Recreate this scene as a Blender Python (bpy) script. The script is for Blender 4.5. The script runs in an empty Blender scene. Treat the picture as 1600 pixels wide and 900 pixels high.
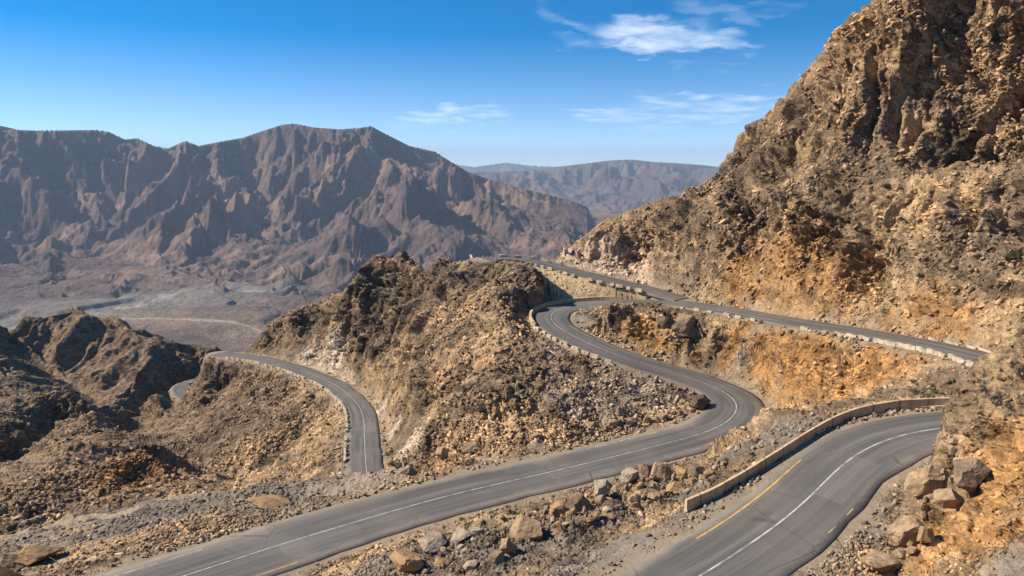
import bpy, math, random
import numpy as np
from mathutils import Vector

# ------------------------------------------------------------------ camera, sky, sun, exposure
S = bpy.context.scene
C = S.collection
W_, H_ = 1600, 900
FPX = 1100.0
PITCH = math.atan(200.0 / FPX)
cam_d = bpy.data.cameras.new('camera')
cam = bpy.data.objects.new('camera', cam_d)
C.objects.link(cam)
cam.location = (0, 0, 0)
cam.rotation_euler = (math.pi / 2 - PITCH, 0, 0)
cam_d.sensor_width = 36.0
cam_d.lens = 36.0 * FPX / W_
cam_d.clip_start = 0.5
cam_d.clip_end = 100000
S.camera = cam

SUN_EL, SUN_AZ = math.radians(38), math.radians(-84)      # azimuth measured from +Y towards +X
S.view_settings.view_transform = 'Standard'
S.view_settings.look = 'None'
S.view_settings.gamma = 1.0
S.view_settings.use_curve_mapping = False
S.view_settings.exposure = 0.70
S.render.engine = 'CYCLES'
S.cycles.use_denoising = True
S.cycles.denoising_input_passes = 'RGB_ALBEDO_NORMAL'
S.cycles.denoising_prefilter = 'ACCURATE'
S.render.filter_size = 1.2

sun_d = bpy.data.lights.new('sun', 'SUN')
sun_d.energy = 5.0
sun_d.angle = math.radians(0.5)
sun_d.color = (1.0, 0.89, 0.73)
sun = bpy.data.objects.new('sun', sun_d)
C.objects.link(sun)
sdir = Vector((math.sin(SUN_AZ) * math.cos(SUN_EL), math.cos(SUN_AZ) * math.cos(SUN_EL), math.sin(SUN_EL)))
sun.rotation_euler = sdir.to_track_quat('Z', 'Y').to_euler()
sun.location = sdir * 200


class NT:
    """small helper to write node trees"""
    def __init__(s, tree):
        s.t = tree
        s.t.nodes.clear()

    def n(s, typ, inp=None, **kw):
        nd = s.t.nodes.new(typ)
        for k, v in kw.items():
            setattr(nd, k, v)
        for k, v in (inp or {}).items():
            sk = nd.inputs[k]
            if hasattr(v, 'is_linked') or isinstance(v, bpy.types.NodeSocket):
                s.t.links.new(v, sk)
            else:
                sk.default_value = v
        return nd

    def math(s, op, a, b=None, c=None, clamp=False):
        nd = s.t.nodes.new('ShaderNodeMath')
        nd.operation = op
        nd.use_clamp = clamp
        for i, v in enumerate((a, b, c)):
            if v is None:
                continue
            if isinstance(v, bpy.types.NodeSocket):
                s.t.links.new(v, nd.inputs[i])
            else:
                nd.inputs[i].default_value = v
        return nd.outputs[0]

    def vmath(s, op, a, b=None, out=0):
        nd = s.t.nodes.new('ShaderNodeVectorMath')
        nd.operation = op
        for i, v in enumerate((a, b)):
            if v is None:
                continue
            if isinstance(v, bpy.types.NodeSocket):
                s.t.links.new(v, nd.inputs[i])
            else:
                nd.inputs[i].default_value = v
        return nd.outputs[out]

    def mix(s, fac, a, b, blend='MIX'):
        nd = s.t.nodes.new('ShaderNodeMix')
        nd.data_type = 'RGBA'
        nd.blend_type = blend
        for k, v in (('Factor', fac), ('A', a), ('B', b)):
            sk = [i for i in nd.inputs if i.name == k and (i.type == 'RGBA' or k == 'Factor')][0]
            if isinstance(v, bpy.types.NodeSocket):
                s.t.links.new(v, sk)
            else:
                sk.default_value = v if k == 'Factor' else (tuple(v) + (1,))[:4]
        return [o for o in nd.outputs if o.type == 'RGBA'][0]

    def ramp(s, x, a, b, va=0.0, vb=1.0, smooth=True):
        nd = s.t.nodes.new('ShaderNodeMapRange')
        nd.interpolation_type = 'SMOOTHSTEP' if smooth else 'LINEAR'
        s.t.links.new(x, nd.inputs[0])
        for i, v in zip((1, 2, 3, 4), (a, b, va, vb)):
            nd.inputs[i].default_value = v
        return nd.outputs[0]

    def link(s, a, b):
        s.t.links.new(a, b)


def sky_dir(px, py):
    """unit world direction of a point of the sky"""
    u, v = (px - W_ / 2) / FPX, (py - H_ / 2) / FPX
    d = Vector((u, math.cos(PITCH) - v * math.sin(PITCH), -math.sin(PITCH) - v * math.cos(PITCH)))
    return d.normalized()


world = bpy.data.worlds.new('World')
S.world = world
world.use_nodes = True
w = NT(world.node_tree)
sky = w.n('ShaderNodeTexSky', sky_type='NISHITA', sun_disc=False, sun_elevation=SUN_EL,
          sun_rotation=SUN_AZ, altitude=1500, air_density=1.0, dust_density=0.0, ozone_density=1.6)
tcs = w.n('ShaderNodeTexCoord')
lift = w.n('ShaderNodeMapping', {'Vector': tcs.outputs['Generated'], 'Location': (0, 0, 0.070), 'Scale': (1, 1, 2.1)})
w.link(lift.outputs[0], sky.inputs[0])
hsv = w.n('ShaderNodeHueSaturation', {'Hue': 0.494, 'Saturation': 1.62, 'Value': 1.27, 'Color': sky.outputs[0]})
w.link(w.ramp(w.n('ShaderNodeSeparateXYZ', {0: tcs.outputs['Generated']}).outputs[2], 0.02, 0.36, 1.12, 2.0, False), hsv.inputs['Saturation'])
geo = w.n('ShaderNodeTexCoord')
dirv = geo.outputs['Generated']
sep = w.n('ShaderNodeSeparateXYZ', {0: dirv})
# cirrus: noise on the plane of the cloud layer, gathered in a few wisps
zc = w.math('MAXIMUM', sep.outputs[2], 0.02)
plane = w.n('ShaderNodeCombineXYZ', {0: w.math('DIVIDE', sep.outputs[0], w.math('ADD', zc, 0.12)), 1: w.math('DIVIDE', sep.outputs[1], w.math('ADD', zc, 0.12)), 2: 0.0})
warp = w.n('ShaderNodeTexNoise', {'Vector': plane.outputs[0], 'Scale': 3.2, 'Detail': 4.0, 'Roughness': 0.55}, noise_dimensions='3D')
wsub = w.vmath('SUBTRACT', warp.outputs['Color'], (0.5, 0.5, 0.5))
pl2 = w.vmath('ADD', plane.outputs[0], w.vmath('MULTIPLY', wsub, (0.34, 0.22, 0)))
str_ = w.vmath('MULTIPLY', pl2, (1.0, 1.15, 1.0))
cn = w.n('ShaderNodeTexNoise', {'Vector': str_, 'Scale': 5.0, 'Detail': 7.0, 'Roughness': 0.52}).outputs[0]
wv = w.vmath('MULTIPLY', wsub, (0.05, 0.05, 0.075))
total = None
# (px, py, half width, half height, tilt, strength, noise share)
for (px, py, a, b, tilt, k, share) in [
        (1020, 52, 98, 25, 0.02, 0.95, 0.40), (1095, 62, 85, 14, 0.03, 0.7, 0.5), (995, 76, 62, 9, 0.0, 0.7, 0.5),
        (885, 24, 52, 13, 0.42, 0.28, 0.9), (905, 66, 50, 10, 0.2, 0.22, 0.9),
        (1115, 20, 75, 16, 0.3, 0.18, 1.0), (1205, 18, 50, 8, -0.15, 0.14, 1.0),
        (705, 182, 105, 18, -0.05, 0.5, 0.8), (770, 208, 50, 4, 0.0, 0.25, 0.7),
        (960, 177, 105, 15, 0.04, 0.42, 0.8), (1105, 165, 125, 22, 0.06, 0.5, 0.9), (1190, 158, 85, 15, -0.06, 0.45, 0.9),
        (1080, 186, 130, 12, -0.05, 0.36, 0.9), (1110, 102, 80, 6, 0.0, 0.12, 0.8)]:
    c = sky_dir(px, py)
    r = Vector((1, 0, 0)) - c * c.x
    r.normalize()
    up = c.cross(r) * -1
    r2 = r * math.cos(tilt) - up * math.sin(tilt)
    u2 = up * math.cos(tilt) + r * math.sin(tilt)
    dv = w.vmath('ADD', w.vmath('SUBTRACT', dirv, tuple(c)), wv)
    qa = w.math('DIVIDE', w.vmath('DOT_PRODUCT', dv, tuple(r2), out=1), a / FPX)
    qb = w.math('DIVIDE', w.vmath('DOT_PRODUCT', dv, tuple(u2), out=1), b / FPX)
    q = w.math('ADD', w.math('MULTIPLY', qa, qa), w.math('MULTIPLY', qb, qb))
    body = w.ramp(q, 1.35, 0.0, 0.0, 1.0)
    t = w.math('MULTIPLY', body, w.math('ADD', 1.0 - 0.55 * share, w.math('MULTIPLY', w.math('SUBTRACT', cn, 0.42), 4.2 * share)))
    t = w.ramp(t, 0.05, 1.75, 0.0, k)
    total = t if total is None else w.math('MAXIMUM', total, t)
cloudy = w.mix(total, hsv.outputs[0], (7.0, 7.6, 8.6))
bg = w.n('ShaderNodeBackground', {'Color': cloudy, 'Strength': 0.1})
wo = w.n('ShaderNodeOutputWorld', {'Surface': bg.outputs[0]})

random.seed(7)
rng = np.random.default_rng(7)

# ------------------------------------------------------------------ helpers
CT, ST = math.cos(PITCH), math.sin(PITCH)


def ray(px, py):
    u, v = (np.asarray(px, float) - W_ / 2) / FPX, (np.asarray(py, float) - H_ / 2) / FPX
    return np.stack([u + 0 * v, CT - v * ST + 0 * u, -ST - v * CT + 0 * u], -1)


def at_z(px, py, z):
    d = ray(px, py)
    return d * (np.asarray(z, float) / d[..., 2])[..., None]


def at_y(px, py, Y):
    """point seen at (px, py), Y metres in front along the ground"""
    d = ray(px, py)
    v = (py - H_ / 2) / FPX
    t = math.tan(PITCH + math.atan(v))
    flat = (py - 250) / FPX
    k = flat / t if abs(t) > 1e-3 else 1 / CT ** 2
    return d * (Y * k / d[1])


def smooth(a, b, x):
    t = np.clip((x - a) / (b - a), 0, 1)
    return t * t * (3 - 2 * t)


def catmull(P, step):
    """evenly spaced points on a smooth curve through P (n x k, distance on first three)"""
    P = np.asarray(P, float)
    P = np.vstack([2 * P[0] - P[1], P, 2 * P[-1] - P[-2]])
    out = []
    for i in range(1, len(P) - 2):
        p0, p1, p2, p3 = P[i - 1:i + 3]
        def tj(t, a, b):
            return t + max(np.linalg.norm((b - a)[:3]), 1e-3) ** 0.5
        t0 = 0.0; t1 = tj(t0, p0, p1); t2 = tj(t1, p1, p2); t3 = tj(t2, p2, p3)
        for t in np.linspace(t1, t2, 40, endpoint=False):
            a1 = (t1 - t) / (t1 - t0) * p0 + (t - t0) / (t1 - t0) * p1
            a2 = (t2 - t) / (t2 - t1) * p1 + (t - t1) / (t2 - t1) * p2
            a3 = (t3 - t) / (t3 - t2) * p2 + (t - t2) / (t3 - t2) * p3
            b1 = (t2 - t) / (t2 - t0) * a1 + (t - t0) / (t2 - t0) * a2
            b2 = (t3 - t) / (t3 - t1) * a2 + (t - t1) / (t3 - t1) * a3
            out.append((t2 - t) / (t2 - t1) * b1 + (t - t1) / (t2 - t1) * b2)
    out.append(P[-2])
    out = np.array(out)
    s = np.r_[0, np.cumsum(np.linalg.norm(np.diff(out[:, :2], axis=0), axis=1))]
    n = max(2, int(s[-1] / step))
    q = np.linspace(0, s[-1], n)
    return np.stack([np.interp(q, s, out[:, k]) for k in range(out.shape[1])], 1)


def tangent(P):
    t = np.gradient(P[:, :2], axis=0)
    return t / np.maximum(np.linalg.norm(t, axis=1, keepdims=True), 1e-9)


# ---- noise evaluated by Blender's own nodes on a cloud of points (fast, multi-threaded)
def gn_eval(pts, kind, scale, detail=4.0, rough=0.5, lac=2.0, ntype='FBM', rand=1.0, feature='F1', outs=('Distance',)):
    pts = np.ascontiguousarray(pts, dtype=np.float32)
    n = len(pts)
    me = bpy.data.meshes.new('tmp')
    me.vertices.add(n)
    me.vertices.foreach_set('co', (pts * np.float32(scale)).ravel())
    ob = bpy.data.objects.new('tmp', me)
    C.objects.link(ob)
    ng = bpy.data.node_groups.new('tmp', 'GeometryNodeTree')
    ng.interface.new_socket('Geometry', in_out='INPUT', socket_type='NodeSocketGeometry')
    ng.interface.new_socket('Geometry', in_out='OUTPUT', socket_type='NodeSocketGeometry')
    gi = ng.nodes.new('NodeGroupInput'); go = ng.nodes.new('NodeGroupOutput')
    pos = ng.nodes.new('GeometryNodeInputPosition')
    if kind == 'noise':
        tx = ng.nodes.new('ShaderNodeTexNoise')
        tx.noise_type = ntype
        tx.normalize = False
        tx.inputs['Scale'].default_value = 1.0
        tx.inputs['Detail'].default_value = detail
        tx.inputs['Roughness'].default_value = rough
        tx.inputs['Lacunarity'].default_value = lac
        names = [('Color', 'FLOAT_VECTOR', 3)] if outs == ('Color',) else [(tx.outputs[0].name, 'FLOAT', 1)]
    else:
        tx = ng.nodes.new('ShaderNodeTexVoronoi')
        tx.feature = feature
        tx.inputs['Scale'].default_value = 1.0
        tx.inputs['Randomness'].default_value = rand
        names = [(o, 'FLOAT' if o == 'Distance' else 'FLOAT_VECTOR', 1 if o == 'Distance' else 3) for o in outs]
    ng.links.new(pos.outputs[0], tx.inputs['Vector'])
    cur = gi.outputs[0]
    for i, (o, dt, k) in enumerate(names):
        st = ng.nodes.new('GeometryNodeStoreNamedAttribute')
        st.data_type = dt
        st.domain = 'POINT'
        st.inputs['Name'].default_value = 'o%d' % i
        ng.links.new(cur, st.inputs['Geometry'])
        sk = [s for s in st.inputs if s.name == 'Value' and s.enabled][0]
        src = tx.outputs[0] if (kind == 'noise' and k == 1) else tx.outputs[o]
        ng.links.new(src, sk)
        cur = st.outputs[0]
    ng.links.new(cur, go.inputs[0])
    md = ob.modifiers.new('g', 'NODES')
    md.node_group = ng
    ev = ob.evaluated_get(bpy.context.evaluated_depsgraph_get())
    res = []
    for i, (o, dt, k) in enumerate(names):
        a = np.empty(n * k, np.float32)
        ev.data.attributes['o%d' % i].data.foreach_get('value' if k == 1 else 'vector', a)
        res.append(a if k == 1 else a.reshape(n, 3))
    bpy.data.objects.remove(ob)
    bpy.data.meshes.remove(me)
    bpy.data.node_groups.remove(ng)
    return res[0] if len(res) == 1 else res


def fbm(p, size, detail=4.0, rough=0.5, off=0.0):
    return gn_eval(np.asarray(p) + off, 'noise', 1.0 / size, detail, rough)


def blocks(p, size, off=0.0, tilt=0.5):
    """angular broken rock: every cell a facet with its own height and tilt, cracks between"""
    q = np.asarray(p, np.float32) + np.float32(off)
    d, col, cp = gn_eval(q, 'vor', 1.0 / size, outs=('Distance', 'Color', 'Position'))
    loc = q / np.float32(size) - cp
    r = col * 2 - 1
    return 0.55 * r[:, 0] + tilt * (loc * np.roll(r, 1, axis=1) * np.array([1.6, 1.6, 1.6], np.float32)).sum(1) - 0.35 * d


def hash2(ix, iy, k):
    h = (ix.astype(np.int64) * 374761393 + iy.astype(np.int64) * 668265263 + k * 1442695041) & 0xFFFFFFFF
    h = ((h ^ (h >> 13)) * 1274126177) & 0xFFFFFFFF
    return ((h ^ (h >> 16)) & 0xFFFF).astype(np.float32) / 65535.0


def gullies(x, y, gx, gy, size, octaves=4, k=(0, 1), amp=0.5, sharp=0.0):
    """branching gullies that run down the slope (gx, gy); returns height in units of `size`"""
    h = np.zeros_like(x)
    s, a = size, 1.0
    for o in range(octaves):
        gl = np.sqrt(gx * gx + gy * gy) + 1e-6
        px, py = gy / gl, -gx / gl                      # across the slope
        st = np.minimum(gl * 1.6, 1.0)
        qx, qy = x / s, y / s
        ix, iy = np.floor(qx), np.floor(qy)
        num = np.zeros_like(x); dn = np.zeros_like(x); wt = np.zeros_like(x)
        for dx in (-1, 0, 1):
            for dy in (-1, 0, 1):
                cx, cy = ix + dx, iy + dy
                vx = qx - (cx + 0.1 + 0.8 * hash2(cx, cy, 11 + o * 7))
                vy = qy - (cy + 0.1 + 0.8 * hash2(cx, cy, 23 + o * 7))
                wgt = np.exp(-2.6 * (vx * vx + vy * vy))
                ph = (vx * px + vy * py) * 5.2 + 6.283 * hash2(cx, cy, 37 + o * 7) * 0.35
                num += np.cos(ph) * wgt
                dn -= np.sin(ph) * wgt
                wt += wgt
        num /= wt; dn /= wt
        if sharp:
            num = num + sharp * (np.abs(num) - 0.5)
        h += num * a * s * st * amp * 0.16
        k_ = 5.2 * a * amp * 0.16 * st * dn
        gx = gx + k_ * px
        gy = gy + k_ * py
        s *= 0.5
        a *= 0.85
    return h


def rbf_fit(U, z, lam):
    n = len(U)
    D = np.sqrt(((U[:, None] - U[None]) ** 2).sum(-1) + 1e-6)
    A = np.zeros((n + 3, n + 3))
    A[:n, :n] = -D + np.eye(n) * lam
    A[:n, n] = 1; A[:n, n + 1:] = U
    A[n, :n] = 1; A[n + 1:, :n] = U.T
    b = np.r_[z, 0, 0, 0]
    return np.linalg.solve(A, b)


def rbf_eval(U, c, Q):
    out = np.empty(len(Q), np.float32)
    U = U.astype(np.float32); c64 = c; Q = Q.astype(np.float32)
    n = len(U)
    for i in range(0, len(Q), 8192):
        q = Q[i:i + 8192]
        d = np.sqrt((q[:, :1] - U[:, 0][None]) ** 2 + (q[:, 1:] - U[:, 1][None]) ** 2 + np.float32(1e-6))
        out[i:i + 8192] = -(d.astype(np.float64) @ c64[:n]) + c64[n] + q @ c64[n + 1:]
    return out


def cubic_matrix(src, dst):
    """rows that interpolate values given at the even grid `src` to `dst`"""
    n = len(src)
    t = (dst - src[0]) / (src[1] - src[0])
    i = np.clip(np.floor(t).astype(int), 0, n - 2)
    f = t - i
    M = np.zeros((len(dst), n), np.float32)
    ws = [(-f + 2 * f ** 2 - f ** 3) / 2, (2 - 5 * f ** 2 + 3 * f ** 3) / 2, (f + 4 * f ** 2 - 3 * f ** 3) / 2, (-f ** 2 + f ** 3) / 2]
    for k, wv in enumerate(ws):
        np.add.at(M, (np.arange(len(dst)), np.clip(i + k - 1, 0, n - 1)), wv.astype(np.float32))
    return M


def grid_mesh(name, X, Y, Z, mat, attrs=None):
    nr, nc = X.shape
    me = bpy.data.meshes.new(name)
    nv = nr * nc
    co = np.stack([X, Y, Z], -1).astype(np.float32).reshape(-1)
    me.vertices.add(nv)
    me.vertices.foreach_set('co', co)
    idx = np.arange(nv, dtype=np.int32).reshape(nr, nc)
    q = np.stack([idx[:-1, :-1], idx[:-1, 1:], idx[1:, 1:], idx[1:, :-1]], -1).reshape(-1)
    nf = (nr - 1) * (nc - 1)
    me.loops.add(nf * 4)
    me.loops.foreach_set('vertex_index', q)
    me.polygons.add(nf)
    me.polygons.foreach_set('loop_start', np.arange(0, nf * 4, 4, dtype=np.int32))
    me.update(calc_edges=True)
    me.polygons.foreach_set('use_smooth', np.ones(nf, bool))
    for k, v in (attrs or {}).items():
        if v.ndim == 2 and v.shape[1] >= 3:
            a = me.attributes.new(k, 'FLOAT_COLOR', 'POINT')
            a.data.foreach_set('color', np.c_[v[:, :3], np.ones(nv)].astype(np.float32).ravel())
        else:
            a = me.attributes.new(k, 'FLOAT', 'POINT')
            a.data.foreach_set('value', v.astype(np.float32).ravel())
    ob = bpy.data.objects.new(name, me)
    C.objects.link(ob)
    me.materials.append(mat)
    return ob


def mesh_obj(name, V, F, mat, parent=None, smooth_=False):
    me = bpy.data.meshes.new(name)
    me.from_pydata([tuple(map(float, v)) for v in V], [], [tuple(map(int, f)) for f in F])
    me.update()
    if smooth_:
        me.polygons.foreach_set('use_smooth', np.ones(len(me.polygons), bool))
    ob = bpy.data.objects.new(name, me)
    C.objects.link(ob)
    if mat:
        me.materials.append(mat)
    if parent:
        ob.parent = parent
    return ob


def tag(o, label=None, cat=None, group=None, kind=None):
    if label: o['label'] = label
    if cat: o['category'] = cat
    if group: o['group'] = group
    if kind: o['kind'] = kind
    return o


# ------------------------------------------------------------------ materials
def new_mat(name):
    m = bpy.data.materials.new(name)
    m.use_nodes = True
    return m, NT(m.node_tree)


def terrain_mat(name, fine, bump, rough=0.95, stones=True):
    m, t = new_mat(name)
    att = t.n('ShaderNodeAttribute', attribute_name='albedo')
    pos = t.n('ShaderNodeNewGeometry').outputs['Position']
    n1 = t.n('ShaderNodeTexNoise', {'Vector': pos, 'Scale': fine, 'Detail': 5.0, 'Roughness': 0.7}).outputs[0]
    n2 = t.n('ShaderNodeTexNoise', {'Vector': pos, 'Scale': fine * 0.19, 'Detail': 4.0, 'Roughness': 0.6}).outputs[0]
    v = t.math('MULTIPLY', t.ramp(n1, 0.25, 0.75, 0.86 if stones else 0.7, 1.14 if stones else 1.3, False), t.ramp(n2, 0.3, 0.7, 0.9, 1.1, False))
    h = t.math('MULTIPLY', n1, 0.35 if stones else 1.0)
    if stones:
        # beds of broken stone: every cell a tilted facet with its own tone
        bed = t.n('ShaderNodeAttribute', attribute_name='bed').outputs['Vector']
        frag = t.n('ShaderNodeAttribute', attribute_name='frag').outputs['Fac']
        wv = t.n('ShaderNodeTexNoise', {'Vector': bed, 'Scale': 1.6, 'Detail': 3.0})
        p2 = t.vmath('ADD', bed, t.vmath('MULTIPLY', t.vmath('SUBTRACT', wv.outputs['Color'], (0.5, 0.5, 0.5)), (0.8, 0.8, 0.8)))
        for sc, kh, lo, hi, dk in ((0.62, 0.55, 0.75, 1.30, 0.66), (1.5, 0.30, 0.70, 1.40, 0.60), (3.6, 0.15, 0.8, 1.26, 0.78)):
            vo = t.n('ShaderNodeTexVoronoi', {'Vector': p2, 'Scale': sc, 'Randomness': 1.0})
            rc = t.vmath('SUBTRACT', vo.outputs['Color'], (0.5, 0.5, 0.5))
            loc = t.vmath('SUBTRACT', p2, vo.outputs['Position'])
            tilt = t.math('MULTIPLY', t.vmath('DOT_PRODUCT', loc, rc, out=1), 2.6)
            sx = t.n('ShaderNodeSeparateXYZ', {0: rc})
            hh_ = t.math('ADD', tilt, t.math('MULTIPLY', sx.outputs[0], 0.8 / sc))
            h = t.math('ADD', h, t.math('MULTIPLY', t.math('MULTIPLY', hh_, frag), 2.0))
            tone = t.ramp(sx.outputs[1], -0.5, 0.5, lo, hi, False)
            tone = t.math('MULTIPLY', tone, t.ramp(sx.outputs[2], 0.22, 0.26, 1.0, dk, False))
            mixv = t.math('ADD', t.math('MULTIPLY', t.math('SUBTRACT', tone, 1.0), frag), 1.0)
            v = t.math('MULTIPLY', v, mixv)
    col = t.n('ShaderNodeVectorMath', {0: att.outputs['Color']}, operation='SCALE')
    t.link(v, col.inputs['Scale'])
    bp = t.n('ShaderNodeBump', {'Height': h, 'Strength': 1.0, 'Distance': bump})
    b = t.n('ShaderNodeBsdfPrincipled', {'Base Color': col.outputs[0], 'Roughness': rough, 'Normal': bp.outputs[0]})
    b.inputs['Specular IOR Level'].default_value = 0.12
    t.n('ShaderNodeOutputMaterial', {'Surface': b.outputs[0]})
    return m


def rock_mat(name, base, dark, scale=1.2, bump=0.05, crust=None):
    """weathered stone; `dark` is the varnish on it"""
    m, t = new_mat(name)
    tc = t.n('ShaderNodeTexCoord').outputs['Object']
    info = t.n('ShaderNodeObjectInfo')
    p = t.vmath('ADD', tc, t.vmath('MULTIPLY', info.outputs['Location'], (0.37, 0.37, 0.37)))
    n1 = t.n('ShaderNodeTexNoise', {'Vector': p, 'Scale': scale, 'Detail': 6.0, 'Roughness': 0.62}).outputs[0]
    n2 = t.n('ShaderNodeTexNoise', {'Vector': p, 'Scale': scale * 9, 'Detail': 4.0, 'Roughness': 0.7}).outputs[0]
    c = t.mix(t.ramp(n1, 0.40, 0.66), base, dark)
    c = t.mix(t.ramp(n2, 0.3, 0.75, 0.0, 0.55, False), c, t.mix(1.0, c, (0.45, 0.42, 0.40), 'MULTIPLY'))
    h = t.math('ADD', n1, t.math('MULTIPLY', n2, 0.35))
    bp = t.n('ShaderNodeBump', {'Height': h, 'Strength': 0.9, 'Distance': bump})
    b = t.n('ShaderNodeBsdfPrincipled', {'Base Color': c, 'Roughness': 0.92, 'Normal': bp.outputs[0]})
    b.inputs['Specular IOR Level'].default_value = 0.15
    t.n('ShaderNodeOutputMaterial', {'Surface': b.outputs[0]})
    return m


def asphalt_mat():
    m, t = new_mat('asphalt')
    uv = t.n('ShaderNodeAttribute', attribute_name='across').outputs['Fac']     # metres from the centre line
    al = t.n('ShaderNodeAttribute', attribute_name='along').outputs['Fac']
    pos = t.n('ShaderNodeNewGeometry').outputs['Position']
    st = t.n('ShaderNodeCombineXYZ', {0: t.math('MULTIPLY', al, 0.05), 1: t.math('MULTIPLY', uv, 1.3), 2: 0.0}).outputs[0]
    streak = t.n('ShaderNodeTexNoise', {'Vector': st, 'Scale': 1.0, 'Detail': 5.0, 'Roughness': 0.6}).outputs[0]
    big = t.n('ShaderNodeTexNoise', {'Vector': pos, 'Scale': 0.16, 'Detail': 4.0, 'Roughness': 0.6}).outputs[0]
    fine = t.n('ShaderNodeTexNoise', {'Vector': pos, 'Scale': 9.0, 'Detail': 4.0, 'Roughness': 0.75}).outputs[0]
    au = t.math('ABSOLUTE', uv)
    # tyres polish two tracks in each lane, dust lies along the edges
    trk = t.math('COSINE', t.math('MULTIPLY', au, 3.3))
    base = t.mix(t.ramp(streak, 0.32, 0.68), (0.082, 0.077, 0.071), (0.175, 0.160, 0.143))
    base = t.mix(t.ramp(trk, -1.0, 1.0, 0.0, 0.5), base, (0.082, 0.079, 0.076))
    base = t.mix(t.ramp(big, 0.42, 0.72, 0.0, 0.45), base, (0.20, 0.175, 0.145))
    edge = t.math('ADD', au, t.math('MULTIPLY', t.math('SUBTRACT', big, 0.5), 3.0))
    base = t.mix(t.ramp(edge, 2.3, 4.1, 0.0, 0.75), base, (0.27, 0.225, 0.175))
    base = t.mix(t.ramp(fine, 0.3, 0.7, 0.0, 0.22, False), base, (0.06, 0.058, 0.055))
    # mended patches, one lane wide
    ln_ = t.n('ShaderNodeCombineXYZ', {0: t.math('FLOOR', t.math('DIVIDE', al, 7.0)), 1: t.math('FLOOR', t.math('DIVIDE', uv, 2.0)), 2: 3.0}).outputs[0]
    wn_ = t.n('ShaderNodeTexWhiteNoise', {'Vector': ln_}, noise_dimensions='3D')
    base = t.mix(t.ramp(wn_.outputs['Value'], 0.86, 0.88, 0.0, 0.32), base, (0.085, 0.08, 0.075))
    base = t.mix(t.ramp(wn_.outputs['Value'], 0.07, 0.05, 0.0, 0.25), base, (0.20, 0.185, 0.165))
    # tar lines over cracks
    cr = t.n('ShaderNodeTexVoronoi', {'Vector': pos, 'Scale': 0.22, 'Randomness': 1.0}, feature='DISTANCE_TO_EDGE').outputs[0]
    base = t.mix(t.math('MULTIPLY', t.ramp(cr, 0.012, 0.004, 0.0, 0.5), t.ramp(big, 0.5, 0.55)), base, (0.05, 0.048, 0.046))
    bp = t.n('ShaderNodeBump', {'Height': fine, 'Strength': 0.4, 'Distance': 0.012})
    b = t.n('ShaderNodeBsdfPrincipled', {'Base Color': base, 'Roughness': 0.82, 'Normal': bp.outputs[0]})
    b.inputs['Specular IOR Level'].default_value = 0.3
    t.n('ShaderNodeOutputMaterial', {'Surface': b.outputs[0]})
    return m


def paint_mat(name, col, wear):
    """road paint, worn through to the asphalt in flecks"""
    m, t = new_mat(name)
    pos = t.n('ShaderNodeNewGeometry').outputs['Position']
    n1 = t.n('ShaderNodeTexNoise', {'Vector': pos, 'Scale': 1.1, 'Detail': 6.0, 'Roughness': 0.7}).outputs[0]
    c = t.mix(t.ramp(n1, 0.42, 0.62, 0.0, wear), col, (0.14, 0.13, 0.12))
    b = t.n('ShaderNodeBsdfPrincipled', {'Base Color': c, 'Roughness': 0.7})
    t.n('ShaderNodeOutputMaterial', {'Surface': b.outputs[0]})
    return m


def concrete_mat(name, base, dirt, joint=0.0):
    m, t = new_mat(name)
    pos = t.n('ShaderNodeNewGeometry').outputs['Position']
    n1 = t.n('ShaderNodeTexNoise', {'Vector': pos, 'Scale': 0.9, 'Detail': 6.0, 'Roughness': 0.65}).outputs[0]
    n2 = t.n('ShaderNodeTexNoise', {'Vector': pos, 'Scale': 7.0, 'Detail': 5.0, 'Roughness': 0.7}).outputs[0]
    c = t.mix(t.ramp(n1, 0.40, 0.68), base, dirt)
    c = t.mix(t.ramp(n2, 0.35, 0.75, 0.0, 0.4, False), c, t.mix(1.0, c, (0.5, 0.47, 0.43), 'MULTIPLY'))
    if joint:
        al = t.n('ShaderNodeAttribute', attribute_name='along').outputs['Fac']
        f = t.math('ABSOLUTE', t.math('SUBTRACT', t.math('FRACT', t.math('DIVIDE', al, joint)), 0.5))
        c = t.mix(t.ramp(f, 0.030, 0.014, 0.0, 0.75), c, (0.10, 0.08, 0.06))
        st = t.n('ShaderNodeTexNoise', {'Vector': t.n('ShaderNodeCombineXYZ', {0: t.math('MULTIPLY', al, 2.2), 1: 0.0, 2: 0.0}).outputs[0], 'Scale': 1.0, 'Detail': 4.0}).outputs[0]
        c = t.mix(t.ramp(st, 0.48, 0.72, 0.0, 0.5), c, t.mix(1.0, c, (0.5, 0.45, 0.4), 'MULTIPLY'))
    bp = t.n('ShaderNodeBump', {'Height': n2, 'Strength': 0.6, 'Distance': 0.03})
    b = t.n('ShaderNodeBsdfPrincipled', {'Base Color': c, 'Roughness': 0.88, 'Normal': bp.outputs[0]})
    b.inputs['Specular IOR Level'].default_value = 0.2
    t.n('ShaderNodeOutputMaterial', {'Surface': b.outputs[0]})
    return m


M_TERRAIN = terrain_mat('rocky_ground', 2.2, 0.22)
M_FAR = terrain_mat('far_rock', 0.05, 13.0, stones=False)
M_ASPHALT = asphalt_mat()
M_WHITE = paint_mat('white_paint', (0.46, 0.44, 0.40), 0.8)
M_YELLOW = paint_mat('yellow_paint', (0.62, 0.34, 0.07), 0.55)
M_FADED = paint_mat('faded_paint', (0.42, 0.31, 0.16), 0.9)
M_PARAPET = concrete_mat('parapet_concrete', (0.64, 0.455, 0.275), (0.47, 0.325, 0.19), 2.4)
M_BLOCK = concrete_mat('painted_block', (0.50, 0.42, 0.31), (0.28, 0.21, 0.145))

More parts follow.
